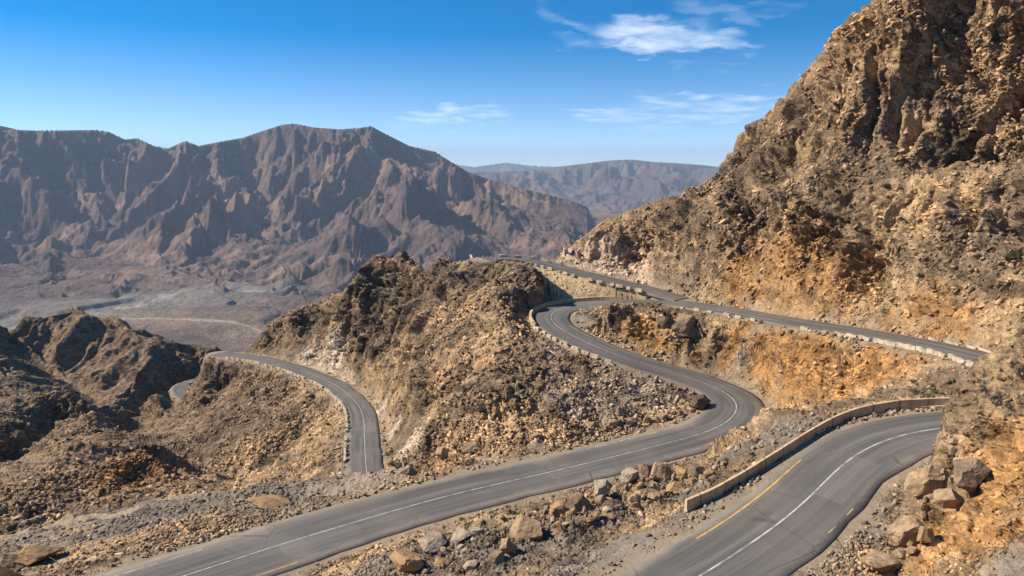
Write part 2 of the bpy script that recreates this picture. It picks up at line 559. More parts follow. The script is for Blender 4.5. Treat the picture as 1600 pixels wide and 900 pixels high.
# ------------------------------------------------------------------ where the roads run
# stations (px, py, z, half width) on the centre line, turned into points of the ground
ROADS = {}


def road(name, st, step=0.5):
    st = np.array(st, float)
    P = at_z(st[:, 0], st[:, 1], st[:, 2])
    R = catmull(np.c_[P, st[:, 3]], step)
    k = np.ones(9) / 9
    for _ in range(3):                                   # ease kinks out of the traced line
        for c in (0, 1, 2, 3):
            e = np.r_[np.full(4, R[0, c]), R[:, c], np.full(4, R[-1, c])]
            if c < 2:
                e[:4] = 2 * R[0, c] - R[4:0:-1, c]; e[-4:] = 2 * R[-1, c] - R[-2:-6:-1, c]
            R[:, c] = np.convolve(e, k, 'valid')
    ROADS[name] = R
    return R


road('main', [(-250, 1075, -33.2, 4.0), (0, 994, -33.2, 4.0), (150, 945, -33.1, 4.5), (290, 900, -33.1, 4.4), (450, 848, -33, 4.2),
              (570, 812, -33, 4.0), (697, 776, -33, 3.9), (852, 740, -33, 3.9), (1000, 703.6, -33, 3.9), (1100, 677, -33, 3.9),
              (1136, 661, -32.8, 3.9), (1153, 641, -32.5, 3.9), (1150, 625, -32.3, 3.8), (1128, 610, -32, 3.7), (1086, 593, -31.3, 3.6),
              (1029, 575.6, -30.4, 3.5), (979, 560.6, -29.5, 3.4), (940, 546, -28.9, 3.3), (901, 528.6, -28.3, 3.2),
              (872, 512, -27.7, 3.2), (860, 499, -27.4, 3.2), (860, 490, -27.1, 3.2), (873, 483, -26.9, 3.2), (895, 478, -26.7, 3.2),
              (925, 475, -26.4, 3.2), (961, 473, -26, 3.1), (1000, 471.5, -25.5, 3.0), (1035, 471.5, -24.9, 3.0), (1117, 482, -24, 3.0),
              (1233, 502, -22.9, 3.0), (1333, 518, -22, 3.0), (1433, 536, -21.1, 3.0), (1500, 550.5, -20.4, 2.9), (1567, 570, -19.5, 2.9),
              (1650, 600, -18.8, 2.9)])
road('right', [(760, 1120, -25.9, 3.3), (900, 1010, -25.3, 3.3), (1000, 955, -25.0, 3.3), (1100, 898, -24.6, 3.3), (1171, 852, -24, 3.3), (1228, 811, -23.5, 3.3),
               (1270, 774, -23.1, 3.3), (1306, 735, -22.6, 3.3), (1345, 705, -22.2, 3.3), (1388, 685, -21.75, 3.3), (1452, 671, -21.3, 3.3),
               (1540, 663, -20.9, 3.3), (1640, 658, -20.5, 3.3)])
road('third', [(1066, 468, -24.7, 2.0), (1045, 462, -24.5, 2.0), (1025, 455, -24.1, 2.3), (1000, 449, -23.9, 2.6), (970, 442.2, -23.4, 2.8), (906, 427, -22.5, 2.8), (870, 417.5, -21.8, 2.8),
               (845, 411, -21.2, 3.0), (825, 407.5, -20.8, 3.2), (806, 405.2, -20.5, 3.2), (786, 404, -20.3, 3.0), (760, 405, -20.2, 3.0)])
road('lower', [(575, 760, -44.0, 2.7), (571.6, 726, -45, 2.6), (569.7, 691.6, -46.5, 2.6), (567.5, 652.7, -48.5, 2.6), (560, 633, -49.5, 2.6), (544.4, 617.7, -50.5, 2.6),
               (521, 600, -51.5, 2.7), (486, 584.7, -52.8, 2.7), (447, 571, -54, 2.7), (408, 561.3, -55.2, 2.7), (375, 557, -56, 2.7), (340, 553, -56.8, 2.7)])
road('loop', [(330, 589, -86, 2.9), (314, 592, -87, 2.9), (298, 595.5, -88, 2.9), (286, 600, -88.6, 2.9), (281, 607, -89, 2.9), (286, 616, -89, 2.9), (297, 626, -88.8, 2.9), (310, 636, -88.4, 2.9)])

# ------------------------------------------------------------------ shape of the near ground
ctl = []


def F(*pts, n=4):
    """ridge, foot or crest line through points (px, py, Y)"""
    P = [at_y(*p) for p in pts]
    for i in range(len(P) - 1):
        for t in np.linspace(0, 1, n, endpoint=False):
            ctl.append(P[i] * (1 - t) + P[i + 1] * t)
    ctl.append(P[-1])


def G(*pts, n=4):
    """the same through plain ground points (x, y, z)"""
    P = [np.array(p, float) for p in pts]
    for i in range(len(P) - 1):
        for t in np.linspace(0, 1, n, endpoint=False):
            ctl.append(P[i] * (1 - t) + P[i + 1] * t)
    ctl.append(P[-1])


def behind(pts, dy, dz):
    G(*[tuple(at_y(*p) + np.array([0, dy, dz])) for p in pts], n=3)


for nm, R in ROADS.items():
    T = tangent(R)
    N = np.stack([-T[:, 1], T[:, 0]], 1)
    st = 5 if nm != 'loop' else 4
    for i in range(0, len(R), st):
        for s in (-1, 0, 1):
            o = s * (R[i, 3] + (0.9 if nm != 'third' else 0.4))
            ctl.append(np.array([R[i, 0] + N[i, 0] * o, R[i, 1] + N[i, 1] * o, R[i, 2]]))

# right-hand mountainside: skyline, the cliff at its top, broad slope, cut above the road
sk = [(868, 403, 150), (880, 388, 149), (960, 352, 145), (1054, 308, 141), (1124, 280, 137), (1172, 262, 134), (1238, 210, 130)]
F(*sk)
behind(sk, 26, -16); behind(sk, 60, -40)
sk2 = [(1246, 194, 129), (1276, 140, 126), (1296, 84, 123), (1338, 50, 119), (1386, 6, 115), (1450, -44, 110), (1600, -150, 100), (1760, -200, 92)]
F(*sk2)
behind(sk2, 30, -6)
F((1250, 206, 126), (1288, 188, 120), (1330, 150, 113), (1400, 150, 108), (1470, 140, 103), (1540, 150, 98), (1620, 140, 93), (1750, 120, 86))
F((1305, 66, 117), (1358, 24, 112.5), (1420, -15, 106), (1500, 20, 101), (1600, 10, 94), (1750, -20, 86))
F((1180, 330, 117), (1300, 300, 104), (1420, 280, 94), (1540, 270, 86), (1680, 250, 78))
F((1050, 380, 130), (1120, 372, 121), (1200, 378, 112), (1280, 385, 103.5), (1335, 400, 97), (1400, 400, 91.5), (1500, 400, 84), (1600, 395, 77), (1720, 380, 70))
F((1080, 455, 125), (1140, 452, 117), (1210, 462, 108), (1290, 475, 99.5), (1350, 490, 93), (1420, 495, 86.5), (1500, 505, 79.5), (1600, 525, 71), (1700, 540, 64))
F((875, 398, 150), (905, 391, 148), (940, 392, 145), (975, 398, 142), (1010, 415, 136), (1040, 430, 131))
F((930, 370, 146), (1010, 345, 141))
# rock island inside the upper bend, and the gravel apron round it
F((945, 490, 116), (953, 474, 120), (985, 470.5, 121), (1030, 474, 117), (1075, 484, 112))
F((938, 500, 112.5), (935, 516, 110), (960, 528, 106), (1010, 548, 102))
F((985, 500, 111), (1040, 515, 106.5), (1080, 530, 104))
F((898, 498, 119.5), (915, 486, 123.5), (925, 505, 114.5))
# spur in the middle: crest, flanks
crest = [(400, 548, 212), (415, 500, 213), (440, 488, 211), (470, 480, 207), (520, 465, 199), (545, 445, 191), (575, 420, 182), (600, 404, 173),
         (640, 410, 163), (660, 416, 156), (690, 412, 148), (720, 418, 144), (745, 411, 141), (780, 406, 138), (800, 409, 135.5), (830, 420, 133.5), (850, 436, 132), (868, 456, 131)]
F(*crest, n=3)
behind(crest[:13], 25, -26)
behind(crest[:9], 60, -70)
F((620, 690, 112), (625, 650, 119), (600, 620, 130), (560, 590, 150), (520, 570, 166), (480, 558, 180), (430, 548, 195), n=3)
F((600, 560, 146), (560, 540, 162), (520, 528, 177), n=2)
F((625, 500, 151), (590, 480, 164), n=2)
F((660, 640, 104), (660, 560, 120), (670, 480, 136), n=2)
F((735, 655, 88), (735, 580, 100.5), (740, 500, 117), (750, 450, 128.5), n=2)
F((810, 640, 87.5), (805, 570, 99), (790, 500, 114), (800, 450, 125), n=2)
F((880, 630, 88), (865, 575, 99.5), (842, 530, 112), n=2)
F((960, 640, 88.5), (950, 605, 95.5), (935, 572, 103.5), n=2)
F((1040, 640, 90.5), (1040, 612, 95.5), (1075, 620, 92.5), n=2)
# shoulder and dumped gravel left of the main road, dirt track below it, then the drop
F((610, 727, 77), (540, 741, 78), (450, 752, 78.5), (380, 765, 79.5), (300, 775, 80.5), (200, 788, 82), (100, 797, 83), (-20, 808, 84), (-200, 830, 86))
F((300, 800, 74.5), (200, 830, 71), (100, 850, 68), (0, 870, 66), (-150, 900, 64))
F((-20, 828, 77.5), (100, 812, 78.5), (190, 797, 80))
F((640, 745, 74), (560, 760, 73.5), (470, 785, 72.5))
G(*[tuple(at_y(*p) + np.array([0, 7, -9])) for p in ((600, 733, 78), (540, 745, 78.5), (450, 760, 79.5), (300, 778, 81), (150, 795, 83), (-20, 810, 85), (-200, 830, 86))], n=3)
# slope under the lower road, falling to the left
F((520, 700, 113), (470, 720, 121), (400, 738, 136), (300, 745, 146), (255, 760, 140))
F((480, 640, 146), (400, 650, 161), (320, 668, 169), (250, 690, 170))
F((440, 592, 180), (380, 590, 191), (330, 590, 206))
F((355, 562, 205), (330, 580, 215), (318, 600, 222))
F((300, 640, 195), (250, 655, 198), (215, 690, 185))
F((270, 620, 260), (250, 640, 245))
# orange knoll, and the ridges left of the gully
F((150, 760, 118), (190, 715, 124), (225, 693, 128), (250, 712, 125), (254, 750, 121))
F((120, 785, 112), (200, 785, 110), (250, 778, 112))
F((-120, 730, 140), (0, 684, 165), (56, 646, 187), (101, 611, 205), (118, 632, 192), (161, 665, 168), (172, 700, 150))
F((0, 790, 106), (60, 740, 120), (110, 700, 140), (-90, 800, 108))
F((40, 720, 150), (90, 660, 176), n=2)
G(*[tuple(at_y(*p) + np.array([0, 16, -9])) for p in ((-120, 730, 140), (0, 684, 165), (56, 646, 187), (101, 611, 205))], n=3)
F((-150, 508, 300), (-60, 502, 310), (0, 499, 322))
F((-100, 580, 280), (0, 560, 290), (30, 598, 272), (52, 622, 258))
F((10, 522, 332), (67, 556, 320), (110, 588, 305), (131, 602, 298), (150, 625, 282))
F((40, 493, 334), (80, 484, 340), (124, 477, 345), (180, 500, 335), (240, 529, 322), (300, 534, 330), (345, 552, 325), (390, 574, 315))
F((240, 529, 322), (233, 560, 308), (225, 582, 298), (200, 620, 278), (180, 650, 256))
F((105, 505, 337), (122, 555, 318), (131, 600, 299))
F((140, 505, 335), (150, 545, 320), (152, 588, 302))
F((170, 520, 331), (180, 565, 311), (168, 600, 297))
F((200, 520, 327), (205, 570, 305))
G((-140, 314, -114), (-130, 303, -112), (-112, 300, -108), (-88, 304, -106), n=4)
G((-149, 290, -108), (-147, 272, -103), (-138, 248, -97), (-121, 212, -89), (-101, 178, -78), n=4)
lh = [(-150, 508, 300), (0, 499, 322), (124, 477, 345), (180, 500, 335), (240, 529, 322), (345, 552, 325), (390, 574, 315)]
behind(lh, 50, -45)
behind(lh, 170, -150)
# ground round the photographer and out of sight, kept below the view
G((-60, 10, -36), (-40, 28, -34.5), (-20, 30, -33.5), (0, 24, -30), (15, 20, -24), (30, 18, -21), (60, 20, -16), n=3)
G((-14, 40, -32.6), (-4, 37, -29.5), (3, 33, -27), n=2)
# heaped bank between the two roads
F((600, 900, 51), (660, 862, 53), (740, 835, 54.5), (820, 803, 55.5), (900, 775, 57), (980, 745, 59.5), (1050, 735, 59.5), (1110, 728, 60))
F((700, 895, 49.5), (800, 868, 50), (900, 835, 51), (1000, 800, 52.5), (1060, 778, 54))
F((960, 870, 44.5), (1000, 850, 45), (1040, 830, 45.8))
F((1120, 715, 61.5), (1180, 672, 63.5), (1240, 648, 64.5), (1300, 634, 64.5))
# outcrop at the right edge
F((1395, 858, 42.5), (1412, 800, 44.2), (1440, 740, 46.5), (1462, 690, 48.3), (1490, 628, 49.0), (1530, 594, 46.5), (1600, 560, 44.5), (1720, 530, 43))
F((1392, 800, 46), (1420, 745, 48.8))
F((1450, 820, 41.2), (1480, 760, 43.3), (1520, 700, 43.8), (1570, 640, 43.2), (1640, 600, 42))
F((1380, 895, 40), (1450, 870, 38.5), (1530, 850, 37.2), (1600, 825, 36.2), (1720, 800, 35))
F((1420, 940, 36), (1600, 900, 33), (1750, 880, 31))
# far rim of this ground, sinking into the valley
for a in np.linspace(-48, 48, 33):
    r = 900.0
    ctl.append(np.array([r * math.sin(math.radians(a)), r * math.cos(math.radians(a)), -300.0]))
    if a > -12:
        for r, z in ((420, -150), (600, -210)):
            ctl.append(np.array([r * math.sin(math.radians(a)), r * math.cos(math.radians(a)), z + (60 if a > 12 else 0)]))

ctl = np.array(ctl)
U = np.stack([np.arctan2(ctl[:, 0], ctl[:, 1]), np.log(np.hypot(ctl[:, 0], ctl[:, 1]))], 1)
coef = rbf_fit(U, ctl[:, 2], 2e-3)

AZ0, AZ1 = math.radians(-50), math.radians(62)
R0, R1 = 19.0, 880.0
NCA, NCR = 540, 460
ga = np.linspace(AZ0, AZ1, NCA)
gl = np.linspace(math.log(R0), math.log(R1), NCR)
QA, QL = np.meshgrid(ga, gl)
Zc = rbf_eval(U, coef, np.stack([QA.ravel(), QL.ravel()], 1)).reshape(NCR, NCA)

NC = 1920
LR = np.r_[np.linspace(math.log(R0), math.log(36), 120, endpoint=False), np.linspace(math.log(36), math.log(235), 900, endpoint=False),
           np.linspace(math.log(235), math.log(R1), 180)]
NR = len(LR)
fa = np.linspace(AZ0, AZ1, NC)
MA, ML = cubic_matrix(ga, fa), cubic_matrix(gl, LR)
Zn = (ML @ Zc @ MA.T).astype(np.float32)
A2, L2 = np.meshgrid(fa.astype(np.float32), LR.astype(np.float32))
RR = np.exp(L2)
X, Y = RR * np.sin(A2), RR * np.cos(A2)

# distance to the nearest road, its height there and which side
DR = np.full(X.shape, 60.0, np.float32)
ZR = np.zeros(X.shape, np.float32)
SD = np.zeros(X.shape, np.float32)
HW = np.full(X.shape, 3.0, np.float32)
dA = fa[1] - fa[0]
REACH = 9.0
for nm, R in ROADS.items():
    T = tangent(R)
    slope = np.gradient(R[:, 2]) / np.maximum(np.hypot(*np.gradient(R[:, :2], axis=0).T), 1e-6)
    for i in range(len(R)):
        x, y = R[i, 0], R[i, 1]
        r, a = math.hypot(x, y), math.atan2(x, y)
        c0, c1 = int((a - REACH / r - AZ0) / dA), int((a + REACH / r - AZ0) / dA) + 2
        r0, r1 = np.searchsorted(LR, math.log(max(r - REACH, 1.0))), np.searchsorted(LR, math.log(r + REACH))
        c0, c1 = max(c0, 0), min(c1, NC)
        if c0 >= c1 or r0 >= r1:
            continue
        sl = np.s_[r0:r1, c0:c1]
        ex, ey = X[sl] - x, Y[sl] - y
        d = np.hypot(ex, ey)
        m = d - R[i, 3] < DR[sl] - HW[sl]
        al = ex * T[i, 0] + ey * T[i, 1]
        DR[sl][m] = d[m]
        HW[sl][m] = R[i, 3]
        ZR[sl][m] = (R[i, 2] + np.clip(al, -0.5, 0.5) * slope[i])[m]
        SD[sl][m] = np.sign(ex * -T[i, 1] + ey * T[i, 0])[m]
OUT = DR - HW                                               # metres outside the asphalt edge

wroad = smooth(0.55, 3.2, OUT)
Zb = np.where(OUT < 50, (ZR - 0.085) * (1 - wroad) + Zn * wroad, Zn)
def near_i(R, px, py):
    """index of the road point that shows nearest to (px, py)"""
    d = R[:, :3]
    f = d[:, 1] * CT - d[:, 2] * ST
    u = W_ / 2 + FPX * d[:, 0] / f
    v = H_ / 2 - FPX * (d[:, 1] * ST + d[:, 2] * CT) / f
    q = (u - px) ** 2 + (v - py) ** 2
    q[f < 1] = 1e12
    return int(np.argmin(q))


Rm, Rr, Rt, Rl, Ro = (ROADS[k] for k in ('main', 'right', 'third', 'lower', 'loop'))


def line_at(R, side, off, a, b, n, dz):
    T = tangent(R); N = np.stack([-T[:, 1], T[:, 0]], 1)
    idx = np.linspace(a, b, n)
    out = []
    for q in idx:
        i = int(round(q))
        o = side * (R[i, 3] + off)
        out.append((R[i, 0] + N[i, 0] * o, R[i, 1] + N[i, 1] * o, R[i, 2] + dz))
    return np.array(out)


# bed for the rubble slope between the hairpin and the road above it
WN = 420
wtop = line_at(Rt, 1, 0.02, near_i(Rt, 1022, 455), near_i(Rt, 832, 409), WN, 0.03)
wbot = line_at(Rm, 1, 0.95, near_i(Rm, 1012, 471.5), near_i(Rm, 874, 484), WN, -0.25)
for t in np.linspace(0.0, 0.985, 60):
    q = wbot * (1 - t) + wtop * t
    ci = np.round((np.arctan2(q[:, 0], q[:, 1]) - AZ0) / dA).astype(int)
    ri = np.round(np.interp(np.log(np.hypot(q[:, 0], q[:, 1])), LR, np.arange(NR))).astype(int)
    for da in (-1, 0, 1):
        for dr in (-1, 0, 1):
            Zb[ri + dr, ci + da] = np.minimum(Zb[ri + dr, ci + da], q[:, 2] - 0.5)
            OUT[ri + dr, ci + da] = np.minimum(OUT[ri + dr, ci + da], 0.4)

gzr = np.gradient(Zn, axis=0) / np.gradient(RR, axis=0)
gza = np.gradient(Zn, axis=1) / (RR * dA)
gx = gzr * np.sin(A2) + gza * np.cos(A2)
gy = gzr * np.cos(A2) - gza * np.sin(A2)

bzr = np.gradient(Zb, axis=0) / np.gradient(RR, axis=0)
bza = np.gradient(Zb, axis=1) / (RR * dA)
bx = bzr * np.sin(A2) + bza * np.cos(A2)
by = bzr * np.cos(A2) - bza * np.sin(A2)

# place the rows closer where the ground is steep, so that cliffs get as many vertices as flats
th = np.arctan2(Zb, RR)
dth = np.abs(np.diff(th, axis=0))
dln = np.diff(L2, axis=0)
run = np.maximum.accumulate(th, axis=0)[1:]
seen = smooth(0.05, 0.0, run - th[1:])
ker = np.hanning(41); ker /= ker.sum()


def across(a_):
    p_ = np.pad(a_, ((0, 0), (20, 20)), mode='edge')
    return sum(ker[k] * p_[:, k:k + a_.shape[1]] for k in range(41))


ds = across((0.30 + 0.70 * seen) * (dth + 0.10 * dln)) + 1e-6
cum = np.vstack([np.zeros((1, NC)), np.cumsum(ds, axis=0)])
cum /= cum[-1:]
NA = 1750
tgt = np.linspace(0, 1, NA)
fields = {'L': L2, 'Zn': Zn, 'Zb': Zb, 'OUT': OUT, 'gx': gx, 'gy': gy, 'SD': SD, 'bx': bx, 'by': by}
new = {k: np.empty((NA, NC), np.float32) for k in fields}
rows = np.arange(NR, dtype=float)
for c in range(NC):
    q = np.interp(tgt, cum[:, c], rows)
    i0 = np.minimum(q.astype(int), NR - 2)
    f = (q - i0).astype(np.float32)
    for k, v in fields.items():
        new[k][:, c] = v[i0, c] * (1 - f) + v[i0 + 1, c] * f
L2, Zn, Zb, OUT, gx, gy, SD, bx, by = (new[k] for k in ('L', 'Zn', 'Zb', 'OUT', 'gx', 'gy', 'SD', 'bx', 'by'))
REG = (LR, fields['Zb'])
A2 = np.repeat(fa[None].astype(np.float32), NA, 0)
RR = np.exp(L2)
X, Y = RR * np.sin(A2), RR * np.cos(A2)
NR = NA
rock = smooth(0.6, 4.5, OUT)
steep = np.hypot(gx, gy)


def first_ground(px, py):
    """where the line of sight through (px, py) meets the surveyed surface"""
    d = ray(px, py)
    hd = math.hypot(d[0], d[1])
    j = int(round((math.atan2(d[0], d[1]) - AZ0) / dA))
    if not 0 <= j < NC:
        return None
    r = np.exp(REG[0])
    below = np.nonzero((d[2] / hd * r < REG[1][:, j]) & (r > 26))[0]
    if len(below) == 0 or r[below[0]] > 600:
        return None
    q = r[below[0]]
    return np.array([d[0] / hd * q, d[1] / hd * q, REG[1][below[0], j]])


def blob(px, py, Y_, rad, soft=0.6):
    """mask round the ground seen at (px, py), rad in photo pixels at that distance; Y_ only where nothing is met"""
    c = first_ground(px, py)
    if c is None:
        c = at_y(px, py, Y_)
    r = rad * c[1] / FPX
    d = np.sqrt((X - c[0]) ** 2 + (Y - c[1]) ** 2 + (Zn - c[2]) ** 2) / r
    return 1 - smooth(1 - soft, 1 + soft, d)


# regions
calm = np.zeros_like(X)
for b in ((60, 850, 70, 150), (200, 810, 75, 130), (330, 775, 77, 110), (450, 775, 75, 90), (560, 755, 74, 60),
          (1000, 850, 46, 90), (1120, 800, 50, 80), (1230, 670, 60, 70), (1150, 700, 60, 45), (905, 500, 118, 28), (1580, 890, 33, 55), (1360, 830, 45, 40)):
    calm = np.maximum(calm, blob(*b))
jag = np.clip(smooth(0.35, 1.1, steep), 0, 1)
dist_k = np.clip(RR / 120, 0.35, 4.0)

P = np.stack([X.ravel(), Y.ravel(), Zb.ravel()], 1)
amp = (rock * (1 - 0.85 * calm) * (1 - 0.7 * blob(838, 425, 133, 32)) * (1 - 0.6 * blob(860, 455, 131, 26))).ravel()
jg = jag.ravel()
dk = dist_k.ravel()
gh = gullies(X.ravel(), Y.ravel(), gx.ravel(), gy.ravel(), 24.0, 5, amp=0.75, sharp=0.5)
wp = gn_eval(P, 'noise', 1 / 3.5, 3.0, 0.5, outs=('Color',))
PW = P + wp * np.float32(0.9)
wp2 = gn_eval(P, 'noise', 1 / 14.0, 3.0, 0.5, outs=('Color',))
PB = P + wp2 * np.float32(3.0)
# beds of the rock dip to the right
DIP = np.array([[0.86, 0.0, 0.51], [0.0, 1.0, 0.0], [-0.51, 0.0, 0.86]], np.float32)
DIP2 = np.array([[0.86, 0.0, -0.51], [0.0, 1.0, 0.0], [0.51, 0.0, 0.86]], np.float32)
right_ = smooth(8, 20, P[:, 0] + 3 * wp2[:, 0])[:, None].astype(np.float32) > 0.5
PS = np.where(right_, PW @ DIP2.T, PW @ DIP.T) * np.array([0.85, 1.0, 1.6], np.float32)
PS3 = np.where(right_, P @ DIP2.T, P @ DIP.T) * np.array([0.9, 1.0, 1.4], np.float32)
big = gn_eval(PB, 'noise', 1 / 12.0, 5.0, 0.55, 2.1, 'RIDGED_MULTIFRACTAL')
rk0 = blocks(PB, 11.0, 71.1)
rk1 = blocks(PS, 5.0, 3.1)
rk2 = blocks(PS, 2.2, 17.7)
rk3 = blocks(PS3 + wp * np.float32(0.4), 1.15, 41.3)
rk4 = blocks(P, 0.48, 23.3)
n1 = fbm(P, 4.0, 5.0, 0.62)
cr_n = fbm(P, 24.0, 4.0, 0.55, 9.0)
crag2 = np.zeros_like(X)
for b in ((600, 440, 172, 52), (585, 490, 162, 46), (650, 445, 155, 50), (700, 450, 146, 44), (640, 500, 146, 40), (760, 430, 138, 32), (825, 440, 133, 26), (540, 470, 190, 30),
          (475, 505, 205, 26), (425, 525, 210, 26), (1130, 275, 133, 30), (1080, 330, 136, 28), (1205, 330, 115, 24), (1265, 350, 108, 24), (1160, 385, 118, 26), (1150, 320, 122, 18),
          (1060, 355, 137, 30), (985, 385, 142, 28), (1290, 370, 104, 30), (1490, 210, 92, 34), (1575, 240, 84, 46), (1085, 505, 109, 26), (1060, 490, 112, 26), (1140, 525, 107, 26),
          (1350, 420, 95, 40), (1240, 120, 122, 55), (1300, 70, 117, 55), (1380, 60, 109, 75), (1460, 60, 103, 75), (1560, 90, 95, 90), (820, 620, 90, 40), (770, 640, 89, 35),
          (870, 590, 97, 30), (1080, 615, 93, 28), (330, 620, 205, 30), (340, 590, 208, 24), (170, 640, 190, 40), (110, 640, 200, 30), (480, 560, 190, 25)):
    crag2 = np.maximum(crag2, blob(*b, soft=0.75))
crag2 = crag2.ravel()
crag = np.clip(0.10 + 0.50 * smooth(-0.1, 0.6, cr_n) + 0.95 * crag2 * (0.8 + 0.8 * cr_n), 0, 1.15) * (0.45 + 0.55 * jg)
crag *= np.clip(RR.ravel() / 90, 0.45, 1.2) * smooth(430, 250, RR.ravel())
# on cliffs the rock stands in buttresses
cliff = np.zeros_like(X)
for b in ((1240, 110, 122, 45), (1300, 85, 117, 55), (1380, 75, 109, 75), (1460, 70, 103, 75), (1560, 80, 95, 85), (1215, 170, 128, 30)):
    cliff = np.maximum(cliff, blob(*b, soft=0.5))
wall_ = np.maximum(smooth(1.05, 2.0, steep.ravel()) * smooth(3, 9, OUT.ravel()), 0.9 * cliff.ravel())
PV = (P + wp2 * np.float32(2.0)) * np.array([1, 1, 0.28], np.float32)
pil = np.abs(gn_eval(PV, 'noise', 1 / 10.0, 2.0, 0.45))
pil2 = np.abs(gn_eval(PV + np.float32(31.0), 'noise', 1 / 4.2, 2.0, 0.45))
but = np.minimum(pil * 3.6, 1.0) + 0.38 * np.minimum(pil2 * 3.2, 1.0) - 0.8
bil = np.minimum(np.abs(gn_eval(PB, 'noise', 1 / 7.5, 2.5, 0.5)) * 3.4, 1.0) + 0.45 * np.minimum(np.abs(gn_eval(PS + np.float32(9.0), 'noise', 1 / 3.2, 2.0, 0.5)) * 3.2, 1.0) - 0.95
f3, f4 = smooth(190, 90, RR.ravel()), smooth(95, 45, RR.ravel())
h = (gh * (0.45 + 1.1 * np.minimum(crag, 1)) + (rk0 - 0.1) * 1.1 * crag * (1 - 0.6 * wall_) + bil * 2.0 * crag * (1 - 0.8 * wall_) + rk1 * 1.0 * crag + rk2 * 0.62 * (0.35 + 0.65 * crag)
     + rk3 * 0.24 * (0.6 + 0.4 * crag) * f3 + rk4 * 0.12 * f4 + n1 * 0.30 + but * 3.2 * wall_)
h += smooth(200, 300, RR.ravel()) * np.clip(gullies(X.ravel(), Y.ravel(), gx.ravel(), gy.ravel(), 34.0, 6, amp=0.9, sharp=0.4) - 2.0, -8, 2)
h = h * amp * np.where(X.ravel() < -4, smooth(40, 60, RR.ravel()), 1.0)
h += calm.ravel() * rock.ravel() * (n1 * 0.10 + rk3 * 0.10 + rk4 * 0.10)
h = h.astype(np.float32)

# push the relief out along the slope's normal
nx, ny = -bx.ravel(), -by.ravel()
gl_ = np.hypot(nx, ny)
cap = np.minimum(1.0, 2.2 / np.maximum(gl_, 1e-6))
nx, ny = nx * cap, ny * cap
L = np.sqrt(nx * nx + ny * ny + 1)
k_h = smooth(0.5, 2.2, OUT).ravel()
PX = P[:, 0] + h * nx / L * k_h
PY = P[:, 1] + h * ny / L * k_h
PZ = P[:, 2] + h / L
PD = np.stack([PX, PY, PZ], 1).astype(np.float32)
BED = (np.where(right_, PD @ DIP2.T, PD @ DIP.T) * np.array([0.9, 1.0, 1.4], np.float32) + wp * np.float32(0.35)).astype(np.float32)

# colour of the rock
TAN = np.array([0.40, 0.268, 0.150]); BROWN = np.array([0.215, 0.150, 0.096]); DARK = np.array([0.110, 0.084, 0.062])
GREY = np.array([0.190, 0.168, 0.140]); ORANGE = np.array([0.43, 0.225, 0.082]); PALE = np.array([0.56, 0.44, 0.33]); DUST = np.array([0.30, 0.235, 0.165])
c1 = fbm(PD, 9.0, 6.0, 0.62, 5.0)
c2 = fbm(PD, 2.2, 5.0, 0.65, 15.0)
c3 = fbm(P, 30.0, 4.0, 0.55, 33.0)


def lerp(a, b, t):
    return a + (b - a) * t[:, None]


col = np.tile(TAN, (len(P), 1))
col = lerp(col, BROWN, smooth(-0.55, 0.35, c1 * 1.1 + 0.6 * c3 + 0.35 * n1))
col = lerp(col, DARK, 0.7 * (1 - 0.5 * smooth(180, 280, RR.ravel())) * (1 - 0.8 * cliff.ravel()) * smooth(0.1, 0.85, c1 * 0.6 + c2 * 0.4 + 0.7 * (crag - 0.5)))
far_b = np.maximum(smooth(180, 290, RR.ravel()), smooth(-42, -62, X.ravel() + 0.06 * Y.ravel()) * smooth(92, 104, Y.ravel())) * (X.ravel() < 0)  # far left hills brown; nearer left slopes coloured darker for their weaker light
col = lerp(col, np.array([0.23, 0.158, 0.104]) * (1 + 0.5 * c1[:, None]), 0.75 * far_b)


def paint(lst, colour, strength, nz=0.5):
    global col
    m = np.zeros_like(X)
    for b in lst:
        m = np.maximum(m, blob(*b))
    m = np.clip(m.ravel() + nz * (c1 + c2) * (m.ravel() > 0.02) * (m.ravel() < 0.98), 0, 1)
    col = lerp(col, colour, strength * m)
    return m


paint([(1250, 575, 90, 75), (1330, 585, 86, 75), (1390, 580, 84, 50), (1190, 570, 93, 40), (1150, 540, 100, 30), (1010, 525, 105, 38), (1060, 545, 100, 30)], ORANGE, 0.9, 0.3)
paint([(1240, 430, 108, 75), (1310, 440, 99, 55), (1160, 430, 115, 50), (1400, 500, 87, 30), (1450, 490, 83, 40), (1500, 500, 80, 35)], ORANGE * 1.02, 0.65)
paint([(1470, 820, 41, 60), (1530, 760, 43, 70), (1430, 860, 41, 30), (1560, 700, 46, 60), (1520, 800, 42, 60), (1450, 800, 43, 50)], ORANGE * 1.05, 0.75)
col = lerp(col, np.array([0.40, 0.255, 0.14]), 0.65 * cliff.ravel())
paint([(210, 735, 124, 60)], ORANGE * 0.62, 0.7)
paint([(905, 408, 149, 45), (960, 420, 144, 50), (1000, 432, 139, 35)], PALE * np.array([1.0, 0.93, 0.9]), 0.85)
paint([(640, 690, 104, 50), (665, 705, 93, 35), (515, 572, 169, 48), (545, 592, 158, 24), (480, 558, 181, 26), (600, 640, 126, 24), (618, 665, 116, 22)], PALE, 0.95)
paint([(940, 620, 92, 80), (1020, 620, 93, 60), (860, 540, 110, 35)], np.array([0.36, 0.29, 0.22]), 0.6)
paint([(1320, 200, 108, 30), (1280, 110, 119, 60), (1350, 60, 112, 60), (1215, 170, 127, 30), (1450, 110, 101, 25)], np.array([0.36, 0.225, 0.12]), 0.6)
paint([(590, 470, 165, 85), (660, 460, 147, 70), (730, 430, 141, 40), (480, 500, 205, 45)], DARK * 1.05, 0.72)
paint([(1170, 600, 100, 28), (1160, 560, 106, 18)], GREY * 1.3, 0.7)
